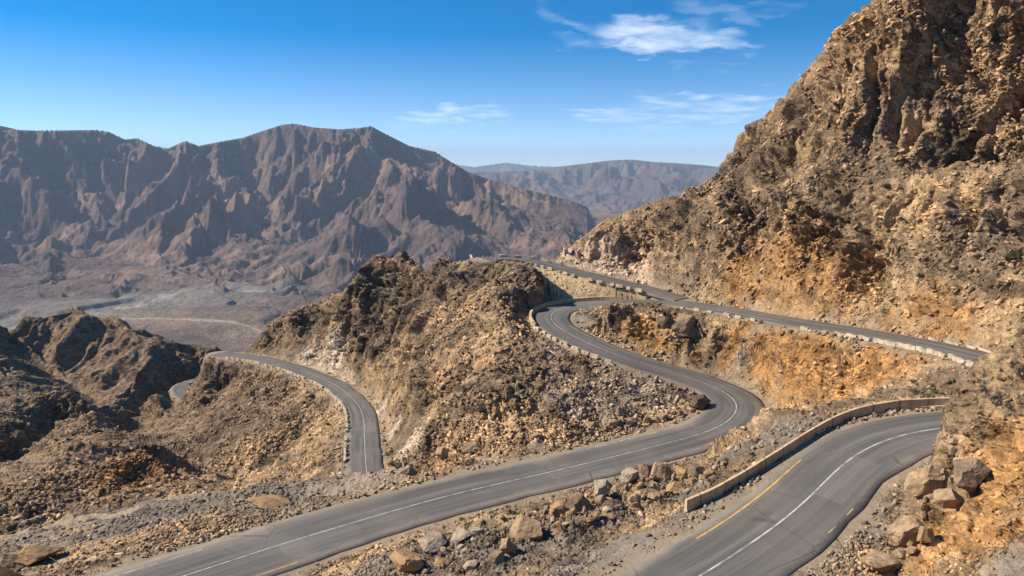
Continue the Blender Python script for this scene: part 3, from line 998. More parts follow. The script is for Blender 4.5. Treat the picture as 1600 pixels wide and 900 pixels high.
paint([(400, 650, 161, 105), (480, 640, 143, 60), (300, 685, 168, 80), (330, 600, 205, 40)], np.array([0.165, 0.122, 0.084]), 0.62)
paint([(700, 865, 53, 85), (600, 890, 50, 70), (850, 830, 53, 70), (960, 800, 54, 60), (980, 860, 45, 110), (1080, 810, 50, 70), (1060, 770, 55, 50), (900, 880, 44, 80), (780, 880, 50, 60)], np.array([0.175, 0.148, 0.118]), 0.9, 0.25)
col = lerp(col, GREY, 0.85 * calm.ravel() * smooth(-0.5, 0.3, c1 + 0.4))
tk_pts = [first_ground(px, py) for px, py in ((3, 836), (45, 826), (100, 816), (150, 807), (195, 798))]
tk_pts = [p for p in tk_pts if p is not None]
tk_d = np.full(X.shape, 99.0, np.float32)
tk_pts = [tk_pts[0] * 2 - tk_pts[1]] + tk_pts
for p0, p1 in zip(tk_pts[:-1], tk_pts[1:]):
    t_ = np.clip(((X - p0[0]) * (p1[0] - p0[0]) + (Y - p0[1]) * (p1[1] - p0[1])) / ((p1[0] - p0[0]) ** 2 + (p1[1] - p0[1]) ** 2), 0, 1)
    tk_d = np.minimum(tk_d, np.hypot(X - p0[0] - t_ * (p1[0] - p0[0]), Y - p0[1] - t_ * (p1[1] - p0[1])))
track = (1 - smooth(1.3, 2.2, tk_d + 0.8 * c2.reshape(X.shape))).ravel()
col = lerp(col, DUST * 0.95, 0.9 * track)
# trodden, dusty strip along the asphalt and fresh rock in the cuts above it
near = (1 - smooth(0.3, 2.4, OUT.ravel() + c2 * 1.2))
col = lerp(col, DUST * 0.92, 0.8 * near)
tint = gn_eval(PS + np.float32(17.7), 'vor', 1 / 2.2, outs=('Color',))
dusty = np.zeros_like(X)
for b in ((500, 768, 74, 34), (560, 752, 74, 36), (620, 738, 75, 30), (690, 724, 77, 24), (760, 712, 79, 20), (840, 697, 80, 16)):
    dusty = np.maximum(dusty, blob(*b, soft=0.5))
col = lerp(col, DUST * (1.0 + 0.15 * c2[:, None]), 0.75 * dusty.ravel())
near = np.maximum(near, np.maximum(track, 0.8 * dusty.ravel()))
tk = (1 - near) * (1 - 0.6 * calm.ravel())
fac = 1 + 0.08 * c2 + tk * (0.40 * (tint[:, 0] - 0.5) - 0.30 * (tint[:, 1] > 0.78))
col = np.clip(col * np.maximum(fac, 0.3)[:, None], 0.02, 0.8)
frag = np.clip((1 - near) * (1 - 0.55 * calm.ravel()) * (0.55 + 0.45 * np.clip(crag, 0, 1)) * smooth(900, 400, RR.ravel()), 0, 1)

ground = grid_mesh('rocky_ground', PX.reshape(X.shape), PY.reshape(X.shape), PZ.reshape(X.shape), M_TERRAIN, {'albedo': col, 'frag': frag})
at_ = ground.data.attributes.new('bed', 'FLOAT_VECTOR', 'POINT')
at_.data.foreach_set('vector', np.ascontiguousarray(BED, np.float32).ravel())
tag(ground, kind='structure')
PXg, PYg, PZg = PX.reshape(X.shape), PY.reshape(X.shape), PZ.reshape(X.shape)


LREG = np.linspace(math.log(R0), math.log(R1), 1800)
ZREG = np.empty((1800, NC), np.float32)
for c in range(NC):                                       # the finished surface on an even grid, for setting things down
    r_ = np.log(np.hypot(PXg[:, c], PYg[:, c]))
    ZREG[:, c] = np.interp(LREG, np.maximum.accumulate(r_), PZg[:, c])


def ground_z(x, y):
    r, a = np.hypot(x, y), np.arctan2(x, y)
    j = np.clip(((a - AZ0) / dA), 0, NC - 2)
    i = np.clip((np.log(r) - LREG[0]) / (LREG[1] - LREG[0]), 0, len(LREG) - 2)
    i0, j0 = np.floor(i).astype(int), np.floor(j).astype(int)
    fi, fj = i - i0, j - j0
    Zf = ZREG
    return (Zf[i0, j0] * (1 - fi) * (1 - fj) + Zf[i0 + 1, j0] * fi * (1 - fj) + Zf[i0, j0 + 1] * (1 - fi) * fj + Zf[i0 + 1, j0 + 1] * fi * fj)


def hit(px, py, y0=26.0, y1=850.0):
    """first point of the ground seen at (px, py)"""
    d = ray(px, py)
    d = d / np.hypot(d[0], d[1])
    r = np.exp(np.linspace(math.log(y0), math.log(y1), 2600))
    z = ground_z(d[0] * r, d[1] * r)
    below = np.nonzero(d[2] * r < z)[0]
    if len(below) == 0:
        return None
    q = r[below[0]]
    return np.array([d[0] * q, d[1] * q, z[below[0]]])



# ------------------------------------------------------------------ the ranges beyond, and the valley floor
def far_range(name, lines, r0, r1, nr, nc, size, gamp, skyline, floor, a0=-46, a1=46, colour=None):
    pts = []
    for L_ in lines:
        P_ = [at_y(*p) if len(p) == 3 else np.array(p[:3], float) for p in L_]
        for i in range(len(P_) - 1):
            for t in np.linspace(0, 1, 5, endpoint=False):
                pts.append(P_[i] * (1 - t) + P_[i + 1] * t)
        pts.append(P_[-1])
    pts = np.array(pts)
    U_ = np.stack([np.arctan2(pts[:, 0], pts[:, 1]), np.log(np.hypot(pts[:, 0], pts[:, 1]))], 1)
    cf = rbf_fit(U_, pts[:, 2], 3e-3)
    a_ = np.linspace(math.radians(a0), math.radians(a1), nc)
    l_ = np.linspace(math.log(r0), math.log(r1), nr)
    ca, cl = np.linspace(a_[0], a_[-1], 240), np.linspace(l_[0], l_[-1], 200)
    qa, ql = np.meshgrid(ca, cl)
    zc_ = rbf_eval(U_, cf, np.stack([qa.ravel(), ql.ravel()], 1)).reshape(200, 240)
    z = cubic_matrix(cl, l_) @ zc_ @ cubic_matrix(ca, a_).T
    z = np.maximum(z, floor)
    A_, L_ = np.meshgrid(a_.astype(np.float32), l_.astype(np.float32))
    r = np.exp(L_)
    x, y = r * np.sin(A_), r * np.cos(A_)
    zs = z
    gr = np.gradient(zs, axis=0) / np.gradient(r, axis=0)
    gA = np.gradient(zs, axis=1) / (r * (a_[1] - a_[0]))
    gx_, gy_ = gr * np.sin(A_) + gA * np.cos(A_), gr * np.cos(A_) - gA * np.sin(A_)
    hh = gullies(x.ravel(), y.ravel(), gx_.ravel(), gy_.ravel(), size, 7, amp=gamp, sharp=0.5).reshape(x.shape)
    hh *= smooth(1400, 2300, r)
    hh += smooth(1400, 2300, r) * gullies(x.ravel() + 311, y.ravel() - 97, gx_.ravel(), gy_.ravel(), size * 0.3, 5, amp=0.9, sharp=0.6).reshape(x.shape)
    hh += gullies(x.ravel() - 57, y.ravel() + 133, gx_.ravel(), gy_.ravel(), size * 0.13, 4, amp=1.4, sharp=0.6).reshape(x.shape)
    pts3 = np.stack([x.ravel(), y.ravel(), 0 * x.ravel()], 1)
    rg = gn_eval(pts3, 'noise', 1.0 / (size * 1.1), 6.0, 0.5, 2.1, 'RIDGED_MULTIFRACTAL').reshape(x.shape)
    fb = fbm(pts3, size * 0.35, 6.0, 0.55).reshape(x.shape)
    rg2 = gn_eval(pts3 + np.float32(500.0), 'noise', 1.0 / (size * 0.16), 5.0, 0.55, 2.1, 'RIDGED_MULTIFRACTAL').reshape(x.shape)
    rise = smooth(-6, 70 * size / 700, z - floor)
    hh *= 0.3 + 0.7 * smooth(15, 0.32 * size, z - floor)
    z = z + rise * (hh + (rg - 1.0) * size * 0.07 + fb * size * 0.035 + (rg2 - 1.0) * size * 0.012)
    if floor > -1e4:
        z = z + (1 - rise) * (fb * 8 + 12 * smooth(0.0, 0.08, fbm(pts3, 500, 3.0, 0.5, 77.0)).reshape(x.shape))
    # settle the crest at its surveyed height
    tgt_ = np.array([(math.atan2(*(at_y(px, py, 1000.0)[:2])), at_y(px, py, 1000.0)[2] / np.hypot(*at_y(px, py, 1000.0)[:2])) for px, py in skyline])
    want = np.interp(a_, tgt_[:, 0], tgt_[:, 1])
    for _ in range(3):
        k = (z / r).argmax(0)
        zk, rk = z[k, np.arange(nc)], r[k, np.arange(nc)]
        base = max(floor, -450.0)
        f = (want * rk - base) / np.maximum(zk - base, 30.0)
        f = np.clip(f, 0.6, 1.6)
        kk = np.hanning(9); kk /= kk.sum()
        f = np.convolve(np.pad(f, 4, mode='edge'), kk, 'valid')
        wz = smooth(0.35, 1.0, (z - base) / np.maximum(zk - base, 30.0)[None])
        z = base + (z - base) * (1 + (f[None] - 1) * wz)
    return x, y, z, rise, hh, pts3


sky1 = [(-200, 196), (0, 196), (30, 203), (60, 204), (150, 203), (170, 206), (195, 218), (215, 216), (240, 228), (262, 232), (290, 220), (310, 228),
        (340, 222), (380, 215), (400, 208), (440, 195), (460, 193), (490, 199), (530, 202), (560, 200), (580, 197), (600, 208), (640, 228), (680, 237),
        (700, 250), (730, 268), (770, 282), (800, 290), (860, 305), (905, 318), (930, 330), (965, 345), (1000, 365), (1100, 400), (1300, 440), (1700, 480)]
L1 = [[(px, py, 3900 - max(0, px - 560) * 2.6) for px, py in sky1 if px <= 1000] + [(1100, 400, 2600), (1700, 480, 2500)],
      [(px, py + 60, 4700) for px, py in sky1[::4] if px <= 700],
      [(-200, 440, 2300), (0, 438, 2300), (100, 428, 2350), (200, 430, 2300), (300, 422, 2400), (340, 440, 2300), (420, 448, 2150), (480, 452, 2100), (600, 425, 2250), (750, 405, 2300), (900, 390, 2300), (1100, 420, 2100)],
      [(-200, 330, 3050), (0, 330, 3050), (140, 375, 2850), (330, 345, 2950), (430, 345, 2850), (520, 350, 2750)],
      [(160, 206, 3850), (140, 290, 3300), (60, 345, 2950), (0, 390, 2700)],
      [(200, 222, 3900), (175, 300, 3350), (140, 378, 2850)],
      [(345, 224, 3850), (300, 290, 3300), (255, 375, 2800), (250, 405, 2600)],
      [(290, 240, 3900), (330, 345, 3000)],
      [(460, 194, 3850), (400, 270, 3350), (330, 320, 2980), (265, 400, 2600)],
      [(590, 202, 3700), (560, 290, 3100), (440, 345, 2800), (330, 430, 2350)],
      [(470, 280, 3350), (430, 345, 2860)],
      [(690, 245, 3450), (640, 300, 2950), (560, 350, 2650), (470, 410, 2350), (420, 440, 2180)],
      [(560, 390, 2500), (620, 350, 2720), (700, 300, 3050)],
      [(800, 291, 3200), (760, 330, 2850), (690, 365, 2550), (600, 400, 2350)],
      [(700, 395, 2400), (790, 345, 2750)],
      [(-60, 345, 2950), (-40, 395, 2450), (-20, 432, 2080)], [(60, 345, 2950), (80, 395, 2450), (100, 434, 2080)], [(140, 378, 2850), (165, 400, 2450), (190, 430, 2120)],
      [(255, 375, 2800), (262, 405, 2450), (285, 436, 2080)], [(330, 345, 2950), (335, 395, 2450), (352, 438, 2060)], [(430, 345, 2860), (440, 405, 2330), (470, 450, 1950)], [(560, 350, 2650), (555, 400, 2250), (560, 450, 1900)],
      [(-100, 462, 2000), (0, 458, 2000), (60, 450, 2080), (130, 452, 2070)], [(60, 400, 2600), (130, 418, 2350), (190, 445, 2150)], [(250, 405, 2600), (300, 432, 2280)],
      [(480, 400, 2420), (430, 432, 2200), (420, 470, 1900)], [(620, 400, 2350), (520, 440, 2050), (450, 478, 1850)],
      [(905, 319, 2950), (880, 350, 2700), (830, 385, 2450)],
      [(-200, 475, 1960), (0, 470, 2000), (200, 470, 2000), (350, 470, 2000), (480, 480, 1900), (700, 470, 2000), (1000, 470, 2000), (1700, 470, 2000)],
      [(-200, 540, 1517), (100, 540, 1517), (400, 540, 1517), (700, 540, 1517), (1000, 540, 1517), (1700, 540, 1517)],
      [(-1500, 600, -402), (0, 700, -402), (1500, 600, -402)]]
x, y, z, rise, hh, p3 = far_range('mountain_range', L1, 640.0, 5600.0, 760, 1500, 820.0, 1.35, sky1, -402.0)
f1, f2 = fbm(p3, 900, 5.0, 0.55, 3.0), fbm(p3, 160, 5.0, 0.6, 8.0)
cf_ = np.tile(np.array([0.118, 0.082, 0.070]), (len(p3), 1))
cf_ = lerp(cf_, np.array([0.205, 0.132, 0.096]), smooth(-0.15, 0.6, f1 + 0.5 * f2))
cf_ = lerp(cf_, np.array([0.145, 0.110, 0.092]), 0.8 * (1 - smooth(0.3, 1.0, rise.ravel())))


def dist_line(pl, px_, py_):
    d = np.full(len(px_), 1e9, np.float32)
    for (ax, ay), (bx, by) in zip(pl[:-1], pl[1:]):
        t = np.clip(((px_ - ax) * (bx - ax) + (py_ - ay) * (by - ay)) / ((bx - ax) ** 2 + (by - ay) ** 2), 0, 1)
        d = np.minimum(d, np.hypot(px_ - ax - t * (bx - ax), py_ - ay - t * (by - ay)))
    return d


def on_floor(*pp):
    return [tuple(at_z(px, py, -395.0)[:2]) for px, py in pp]


bed = dist_line(on_floor((-60, 520), (60, 500), (150, 488), (230, 473), (290, 461), (340, 455), (395, 452)), p3[:, 0], p3[:, 1])
bed2 = dist_line(on_floor((160, 500), (245, 500), (310, 503), (360, 507), (385, 512), (405, 520), (440, 535)), p3[:, 0], p3[:, 1])
cf_ = lerp(cf_, np.array([0.205, 0.18, 0.155]), 0.8 * (1 - smooth(150, 260, bed + 120 * f2)) * (1 - rise.ravel()))
cf_ = lerp(cf_, np.array([0.36, 0.33, 0.295]), (1 - smooth(12, 34, bed + 90 * f2)) * (1 - rise.ravel()))
cf_ = lerp(cf_, np.array([0.225, 0.165, 0.112]), 0.8 * (1 - smooth(60, 130, bed2 + 60 * f2)) * (1 - rise.ravel()))
cf_ = lerp(cf_, np.array([0.38, 0.34, 0.29]), 0.8 * (1 - smooth(3, 9, bed2 + 14 * f2)) * (1 - rise.ravel()))
f3_ = fbm(p3, 45, 4.0, 0.6, 21.0)
cf_ = np.clip(cf_ * (1 + 0.28 * f2 + 0.22 * f3_)[:, None], 0.03, 0.7)
tag(grid_mesh('mountain_range', x, y, z, M_FAR, {'albedo': cf_}), kind='structure')

sky2 = [(500, 300), (640, 290), (700, 272), (760, 268), (800, 268), (860, 262), (910, 256), (950, 251), (985, 249), (1020, 253), (1060, 255), (1100, 258), (1130, 262), (1250, 268), (1400, 262), (1700, 270)]
L2_ = [[(px, py, 8600) for px, py in sky2], [(px, py + 25, 10500) for px, py in sky2],
       [(500, 360, 6200), (900, 350, 6200), (960, 336, 6300), (1100, 345, 6200), (1700, 350, 6200)],
       [(860, 264, 8500), (880, 300, 7200), (850, 320, 6700)], [(985, 250, 8500), (940, 290, 7300), (960, 325, 6500)], [(920, 275, 8300), (905, 310, 6900)],
       [(1060, 256, 8500), (1040, 290, 7200), (990, 320, 6600)]]
x, y, z, rise, hh, p3 = far_range('mountain_range', L2_, 5700.0, 11500.0, 240, 900, 1100.0, 1.2, sky2, -700.0, -20, 46)
f1 = fbm(p3, 1200, 5.0, 0.55, 13.0)
cf_ = lerp(np.tile(np.array([0.090, 0.068, 0.060]), (len(p3), 1)), np.array([0.145, 0.102, 0.082]), smooth(-0.3, 0.5, f1))
tag(grid_mesh('mountain_range', x, y, z, M_FAR, {'albedo': cf_}), kind='structure')
sky3 = [(300, 262), (640, 258), (700, 255), (740, 261), (770, 257), (790, 254), (830, 259), (880, 261), (950, 260), (1000, 259), (1300, 262), (1700, 262)]
L3_ = [[(px, py, 17000) for px, py in sky3], [(px, py + 12, 19000) for px, py in sky3], [(300, 300, 14000), (1000, 300, 14000), (1700, 300, 14000)]]
x, y, z, rise, hh, p3 = far_range('mountain_range', L3_, 12500.0, 20000.0, 90, 600, 1800.0, 0.8, sky3, -900.0, -30, 46)
tag(grid_mesh('mountain_range', x, y, z, M_FAR, {'albedo': np.tile(np.array([0.08, 0.065, 0.06]), (len(p3), 1))}), kind='structure')
# the plain under everything, to the horizon
n_ = 64
Vp = [(0, 0, -460.0)] + [(60000 * math.sin(i / n_ * 2 * math.pi), 60000 * math.cos(i / n_ * 2 * math.pi), -460.0 - 450) for i in range(n_)]
pl_ = mesh_obj('valley_floor', Vp, [(0, 1 + (i + 1) % n_, 1 + i) for i in range(n_)], rock_mat('valley_floor', (0.2, 0.15, 0.11), (0.14, 0.1, 0.08), 0.001, 0.0))
tag(pl_, kind='structure')

HAZE = 0.000055
HB = [(-24000, 24000), (-3000, 26000), (-1000, 345)]
me = bpy.data.meshes.new('haze')
Vh = [(a, b, c) for a in HB[0] for b in HB[1] for c in HB[2]]
hz = mesh_obj('haze', Vh, [(0, 1, 3, 2), (4, 6, 7, 5), (0, 4, 5, 1), (2, 3, 7, 6), (0, 2, 6, 4), (1, 5, 7, 3)], None)
mh, th_ = new_mat('haze')
pv = th_.n('ShaderNodeVolumePrincipled', {'Color': (0.62, 0.78, 1.0, 1.0), 'Density': HAZE, 'Anisotropy': 0.0})
th_.n('ShaderNodeOutputMaterial', {'Volume': pv.outputs[0]})
hz.data.materials.append(mh)
tag(hz, kind='stuff')

# ------------------------------------------------------------------ asphalt and its lines
def ribbon(name, R, o0, o1, lift, mat, parent=None, cuts=1, i0=0, i1=None, kind=None, dash=None, camber=0.02, skirt=0.0):
    R = R[i0:i1]
    T = tangent(R)
    N = np.stack([-T[:, 1], T[:, 0]], 1)
    s = np.r_[0, np.cumsum(np.linalg.norm(np.diff(R[:, :2], axis=0), axis=1))]
    us = np.linspace(0, 1, cuts + 1)
    V, acr, alo = [], [], []
    for i in range(len(R)):
        a, b = (o0(i), o1(i)) if callable(o0) else (o0, o1)
        for q_, u in enumerate(us if not skirt else np.r_[0, us, 1]):
            o = a + (b - a) * u
            dn_ = skirt if skirt and q_ in (0, cuts + 2) else 0.0
            V.append((R[i, 0] + N[i, 0] * o, R[i, 1] + N[i, 1] * o, R[i, 2] + lift - camber * abs(o) - dn_))
            acr.append(o); alo.append(s[i])
    Fs = []
    m = cuts + 1 + (2 if skirt else 0)
    for i in range(len(R) - 1):
        if dash and (s[i] % (dash[0] + dash[1])) > dash[0]:
            continue
        for j in range(m - 1):
            Fs.append((i * m + j + 1, i * m + j, (i + 1) * m + j, (i + 1) * m + j + 1))
    ob = mesh_obj(name, V, Fs, mat, parent, True)
    for k, v in (('across', acr), ('along', alo)):
        at = ob.data.attributes.new(k, 'FLOAT', 'POINT')
        at.data.foreach_set('value', np.array(v, np.float32))
    if kind:
        ob['kind'] = kind
    return ob


ROAD_OBJ = {}
for nm, R in ROADS.items():
    wob = np.interp(np.arange(len(R)), np.arange(0, len(R) + 8, 4), rng.normal(0, 0.09, len(np.arange(0, len(R) + 8, 4))))
    wob2 = np.interp(np.arange(len(R)), np.arange(0, len(R) + 8, 4), rng.normal(0, 0.09, len(np.arange(0, len(R) + 8, 4))))
    ro = ribbon('mountain_road', R, (lambda i, R=R, w_=wob: -(R[i, 3] + w_[i])), (lambda i, R=R, w_=wob2: R[i, 3] + w_[i]), 0.05, M_ASPHALT, cuts=10, kind='structure', skirt=0.45)
    ROAD_OBJ[nm] = ro


LW = 0.062
ribbon('centre_line', Rm, -LW, LW, 0.062, M_WHITE, ROAD_OBJ['main'], i1=near_i(Rm, 895, 478))
ribbon('centre_line', Rr, -LW, LW, 0.062, M_WHITE, ROAD_OBJ['right'])
ribbon('centre_line', Rl, -LW * 0.9, LW * 0.9, 0.062, M_WHITE, ROAD_OBJ['lower'], i1=near_i(Rl, 470, 579))

# outer edge lines and the yellow line by the parapet
ribbon('edge_line', Rm, 3.35, 3.47, 0.062, M_WHITE, ROAD_OBJ['main'], i0=near_i(Rm, 180, 935), i1=near_i(Rm, 345, 882))
ribbon('edge_line', Rm, 3.30, 3.42, 0.062, M_WHITE, ROAD_OBJ['main'], i0=near_i(Rm, 945, 717), i1=near_i(Rm, 1060, 688))
ribbon('edge_line', Rm, -3.50, -3.38, 0.062, M_YELLOW, ROAD_OBJ['main'], i0=near_i(Rm, 380, 872), i1=near_i(Rm, 455, 847))
ribbon('edge_line', Rr, 2.62, 2.76, 0.062, M_YELLOW, ROAD_OBJ['right'], i0=near_i(Rr, 1140, 876), i1=near_i(Rr, 1310, 732))
ribbon('edge_line', Rr, -2.80, -2.71, 0.062, M_FADED, ROAD_OBJ['right'], i0=near_i(Rr, 1228, 811), i1=near_i(Rr, 1275, 768), dash=(1.0, 1.5))

# ------------------------------------------------------------------ walls and edge blocks
from mathutils import noise as mn


def swept(name, path, profile, mat, close_ends=True):
    """a profile [(out, up)] swept along path points (x, y, z)"""
    path = np.asarray(path, float)
    T = tangent(path)
    N = np.stack([-T[:, 1], T[:, 0]], 1)
    s = np.r_[0, np.cumsum(np.linalg.norm(np.diff(path[:, :2], axis=0), axis=1))]
    m = len(profile)
    V, al, Fs = [], [], []
    for i in range(len(path)):
        for o, u in profile:
            jj = 0.018 * mn.noise(Vector((s[i] * 0.9, o * 3, u * 2)))
            V.append((path[i, 0] + N[i, 0] * (o + jj), path[i, 1] + N[i, 1] * (o + jj), path[i, 2] + u + jj))
            al.append(s[i])
    for i in range(len(path) - 1):
        for j in range(m):
            k = (j + 1) % m
            Fs.append((i * m + j, i * m + k, (i + 1) * m + k, (i + 1) * m + j))
    Fs.append(tuple(range(m))[::-1])
    Fs.append(tuple((len(path) - 1) * m + j for j in range(m)))
    ob = mesh_obj(name, V, Fs, mat)
    at = ob.data.attributes.new('along', 'FLOAT', 'POINT')
    at.data.foreach_set('value', np.array(al, np.float32))
    return ob


pp = [(1071, 799), (1112, 781), (1157, 756), (1200, 729), (1242, 702), (1272, 683), (1300, 667.5), (1326, 656.5), (1353, 648.5), (1405, 640), (1450, 637.2), (1490, 636), (1560, 635)]
base = []
for px, py in pp:
    i = near_i(Rr, px + 40, py + 25)
    base.append(at_z(px, py, Rr[i, 2] + 0.02))
base = catmull(np.c_[np.array(base), np.zeros(len(base))], 0.4)[:, :3]
par = swept('parapet_wall', base, [(-0.17, -0.6), (-0.17, 0.16), (-0.12, 0.24), (-0.12, 0.84), (-0.09, 0.88), (0.09, 0.88), (0.12, 0.84), (0.12, 0.24), (0.17, 0.16), (0.17, -0.6)][::-1], M_PARAPET)
tag(par, 'long curving tan concrete parapet along the outer edge of the near road', 'parapet')

# low wall round the upper hairpin
i0, i1 = near_i(Rm, 866, 507), near_i(Rm, 985, 472)
T = tangent(Rm); N = np.stack([-T[:, 1], T[:, 0]], 1)
hp = np.array([[Rm[i, 0] + N[i, 0] * (Rm[i, 3] + 0.45), Rm[i, 1] + N[i, 1] * (Rm[i, 3] + 0.45), Rm[i, 2]] for i in range(i0, i1)])
lw = swept('low_wall', hp, [(-0.2, -0.5), (-0.2, 0.62), (0.2, 0.62), (0.2, -0.5)][::-1], M_PARAPET)
tag(lw, 'low tan kerb wall curving round the outside of the upper hairpin bend', 'kerb wall')

PROTO = {}


def block_mesh(kind):
    """a weathered kerb block with chipped corners"""
    if kind in PROTO:
        return PROTO[kind]
    import bmesh
    r = random.Random(kind)
    L_, W2, H2 = {0: (1.5, 0.42, 0.62), 1: (1.2, 0.45, 0.55), 2: (1.9, 0.42, 0.60), 3: (0.75, 0.5, 0.5)}[kind % 4]
    bm = bmesh.new()
    bmesh.ops.create_cube(bm, size=1.0)
    bmesh.ops.subdivide_edges(bm, edges=bm.edges[:], cuts=3, use_grid_fill=True)
    for v in bm.verts:
        v.co = Vector((v.co.x * L_, v.co.y * W2 * (1.0 - 0.18 * (v.co.z + 0.5)), (v.co.z + 0.5) * H2 - 0.12))
        n_ = mn.noise_vector(v.co * 2.1 + Vector((kind * 9.1, 0, 0)))
        v.co += n_ * 0.045
    me = bpy.data.meshes.new('edge_block')
    bm.to_mesh(me)
    bm.free()
    me.materials.append(M_BLOCK)
    PROTO[kind] = me
    return me


def edge_blocks(R, i0, i1, side, off, gap, label, group, kinds=(0, 1, 2), skip=0.0, scale=1.0, size_fn=None):
    if i0 > i1:
        i0, i1 = i1, i0
    T = tangent(R); N = np.stack([-T[:, 1], T[:, 0]], 1)
    s = np.r_[0, np.cumsum(np.linalg.norm(np.diff(R[:, :2], axis=0), axis=1))]
    q = s[i0]
    while q < s[i1]:
        k = random.choice(kinds)
        me = block_mesh(k)
        ln = {0: 1.5, 1: 1.2, 2: 1.9, 3: 0.75}[k % 4] * scale
        i = int(np.searchsorted(s, q + ln / 2))
        if i >= len(R):
            break
        if random.random() >= skip:
            o = side * (R[i, 3] + off + random.uniform(-0.06, 0.06))
            ob = bpy.data.objects.new('edge_block', me)
            C.objects.link(ob)
            f = scale * (size_fn(i) if size_fn else 1.0)
            ob.location = (R[i, 0] + N[i, 0] * o, R[i, 1] + N[i, 1] * o, R[i, 2] - 0.03)
            ob.rotation_euler = (random.uniform(-.04, .04), random.uniform(-.03, .03), math.atan2(T[i, 1], T[i, 0]) + random.uniform(-.06, .06))
            ob.scale = (scale, f, f * random.uniform(0.88, 1.1))
            tag(ob, label, 'kerb block', group)
        q += ln + gap * random.uniform(0.6, 1.5)


edge_blocks(Rm, near_i(Rm, 979, 561), near_i(Rm, 866, 507), 1, 0.55, 0.45, 'pale chipped kerb block on the outer edge of the road below the upper hairpin', 'kerb blocks below the upper hairpin')
edge_blocks(Rm, near_i(Rm, 1050, 474), near_i(Rm, 1330, 517.5), -1, 0.5, 2.6, 'pale loose kerb stone spaced along the valley edge of the upper road', 'kerb stones along the upper road', (1, 3, 0), 0.15, 0.8)
edge_blocks(Rm, near_i(Rm, 1335, 518), near_i(Rm, 1600, 583), -1, 0.5, 0.4, 'long pale kerb block in the close row at the near end of the upper road', 'kerb blocks at the near end of the upper road', (2, 0, 2), 0.0, 0.85)
edge_blocks(Rm, near_i(Rm, 1410, 532), near_i(Rm, 1600, 583), 1, 0.4, 0.5, 'low pale kerb stone along the hillside edge of the upper road', 'kerb stones on the hillside edge of the upper road', (2, 0), 0.1, 1.0, lambda i: 0.45)
edge_blocks(Rt, near_i(Rt, 1020, 453), near_i(Rt, 830, 408), 1, 0.35, 1.0, 'small pale kerb stone on top of the rubble retaining wall', 'kerb stones on top of the retaining wall', (0, 1, 3), 0.08)
edge_blocks(Rt, near_i(Rt, 822, 407), near_i(Rt, 775, 403.5), 1, 0.35, 0.3, 'pale kerb block at the far bend above the rocky spur', 'kerb blocks at the far bend')
edge_blocks(Rt, near_i(Rt, 868, 417), near_i(Rt, 785, 404), -1, 0.4, 0.5, 'kerb block on the far side of the highest bend, before the distant range', 'kerb blocks on the far side of the highest bend')
edge_blocks(Rl, near_i(Rl, 571, 720), near_i(Rl, 362, 555.5), 1, 0.5, 0.65, 'pale kerb block along the valley edge of the lower road', 'kerb blocks along the lower road', (0, 1, 2), 0.06)
edge_blocks(Ro, 2, len(Ro) - 3, 1, 0.5, 0.6, 'kerb block round the small road bend down in the gully', 'kerb blocks round the gully bend', (0, 2), 0.1)

# rubble retaining wall between the hairpin and the road above it
nw, nh = 220, 34
sel = np.linspace(0, WN - 1, nw).astype(int)
top, bot = wtop[sel], wbot[sel]
inw = top - bot
inw[:, 2] = 0
inw /= np.maximum(np.linalg.norm(inw, axis=1, keepdims=True), 1e-6)
rows = [bot * (1 - t) + top * t + np.array([0, 0, 0.45]) * math.sin(t * math.pi) for t in np.linspace(0, 1, nh)]
nh2 = len(rows)
Vw = np.stack(rows, 1)
bk = blocks(Vw.reshape(-1, 3), 0.55, 4.4, 0.7).reshape(nw, nh2)
bk2 = fbm(Vw.reshape(-1, 3), 1.6, 3.0, 0.5).reshape(nw, nh2)
wgt = np.r_[np.full(nh - 2, 1.0), 0.5, 0.1]
front = Vw + (np.array([0, 0, 0.7]) - inw * 0.7)[:, None, :] * ((0.15 * bk + 0.12 * bk2) * wgt[None])[..., None]
low = np.stack([top - np.array([0, 0, 3.0]), bot - np.array([0, 0, 1.0])], 1)
allv = np.concatenate([front, low], 1)
m_ = nh2 + 2
Fs = []
for i in range(nw - 1):
    for j in range(m_):
        k = (j + 1) % m_
        Fs.append((i * m_ + j, (i + 1) * m_ + j, (i + 1) * m_ + k, i * m_ + k))
Fs.append(tuple(range(m_)))
Fs.append(tuple((nw - 1) * m_ + j for j in range(m_))[::-1])
M_RUBBLE = rock_mat('rubble', (0.50, 0.375, 0.225), (0.36, 0.26, 0.155), 1.4, 0.08)
rw = mesh_obj('retaining_wall', allv.reshape(-1, 3), Fs, M_RUBBLE)
tag(rw, 'light tan rubble stone retaining wall between the hairpin and the road above', 'retaining wall')

# ------------------------------------------------------------------ boulders
M_R = {'tan': rock_mat('tan_stone', (0.43, 0.29, 0.17), (0.27, 0.19, 0.125), 2.0, 0.09),
       'orange': rock_mat('orange_stone', (0.42, 0.255, 0.125), (0.27, 0.18, 0.105), 1.9, 0.09),
       'pale': rock_mat('pale_stone', (0.44, 0.355, 0.265), (0.29, 0.23, 0.165), 1.3, 0.06),
       'dark': rock_mat('dark_stone', (0.15, 0.112, 0.08), (0.085, 0.068, 0.052), 1.1, 0.08),
       'brown': rock_mat('brown_stone', (0.30, 0.205, 0.13), (0.17, 0.125, 0.088), 1.2, 0.06)}
RMESH = {}


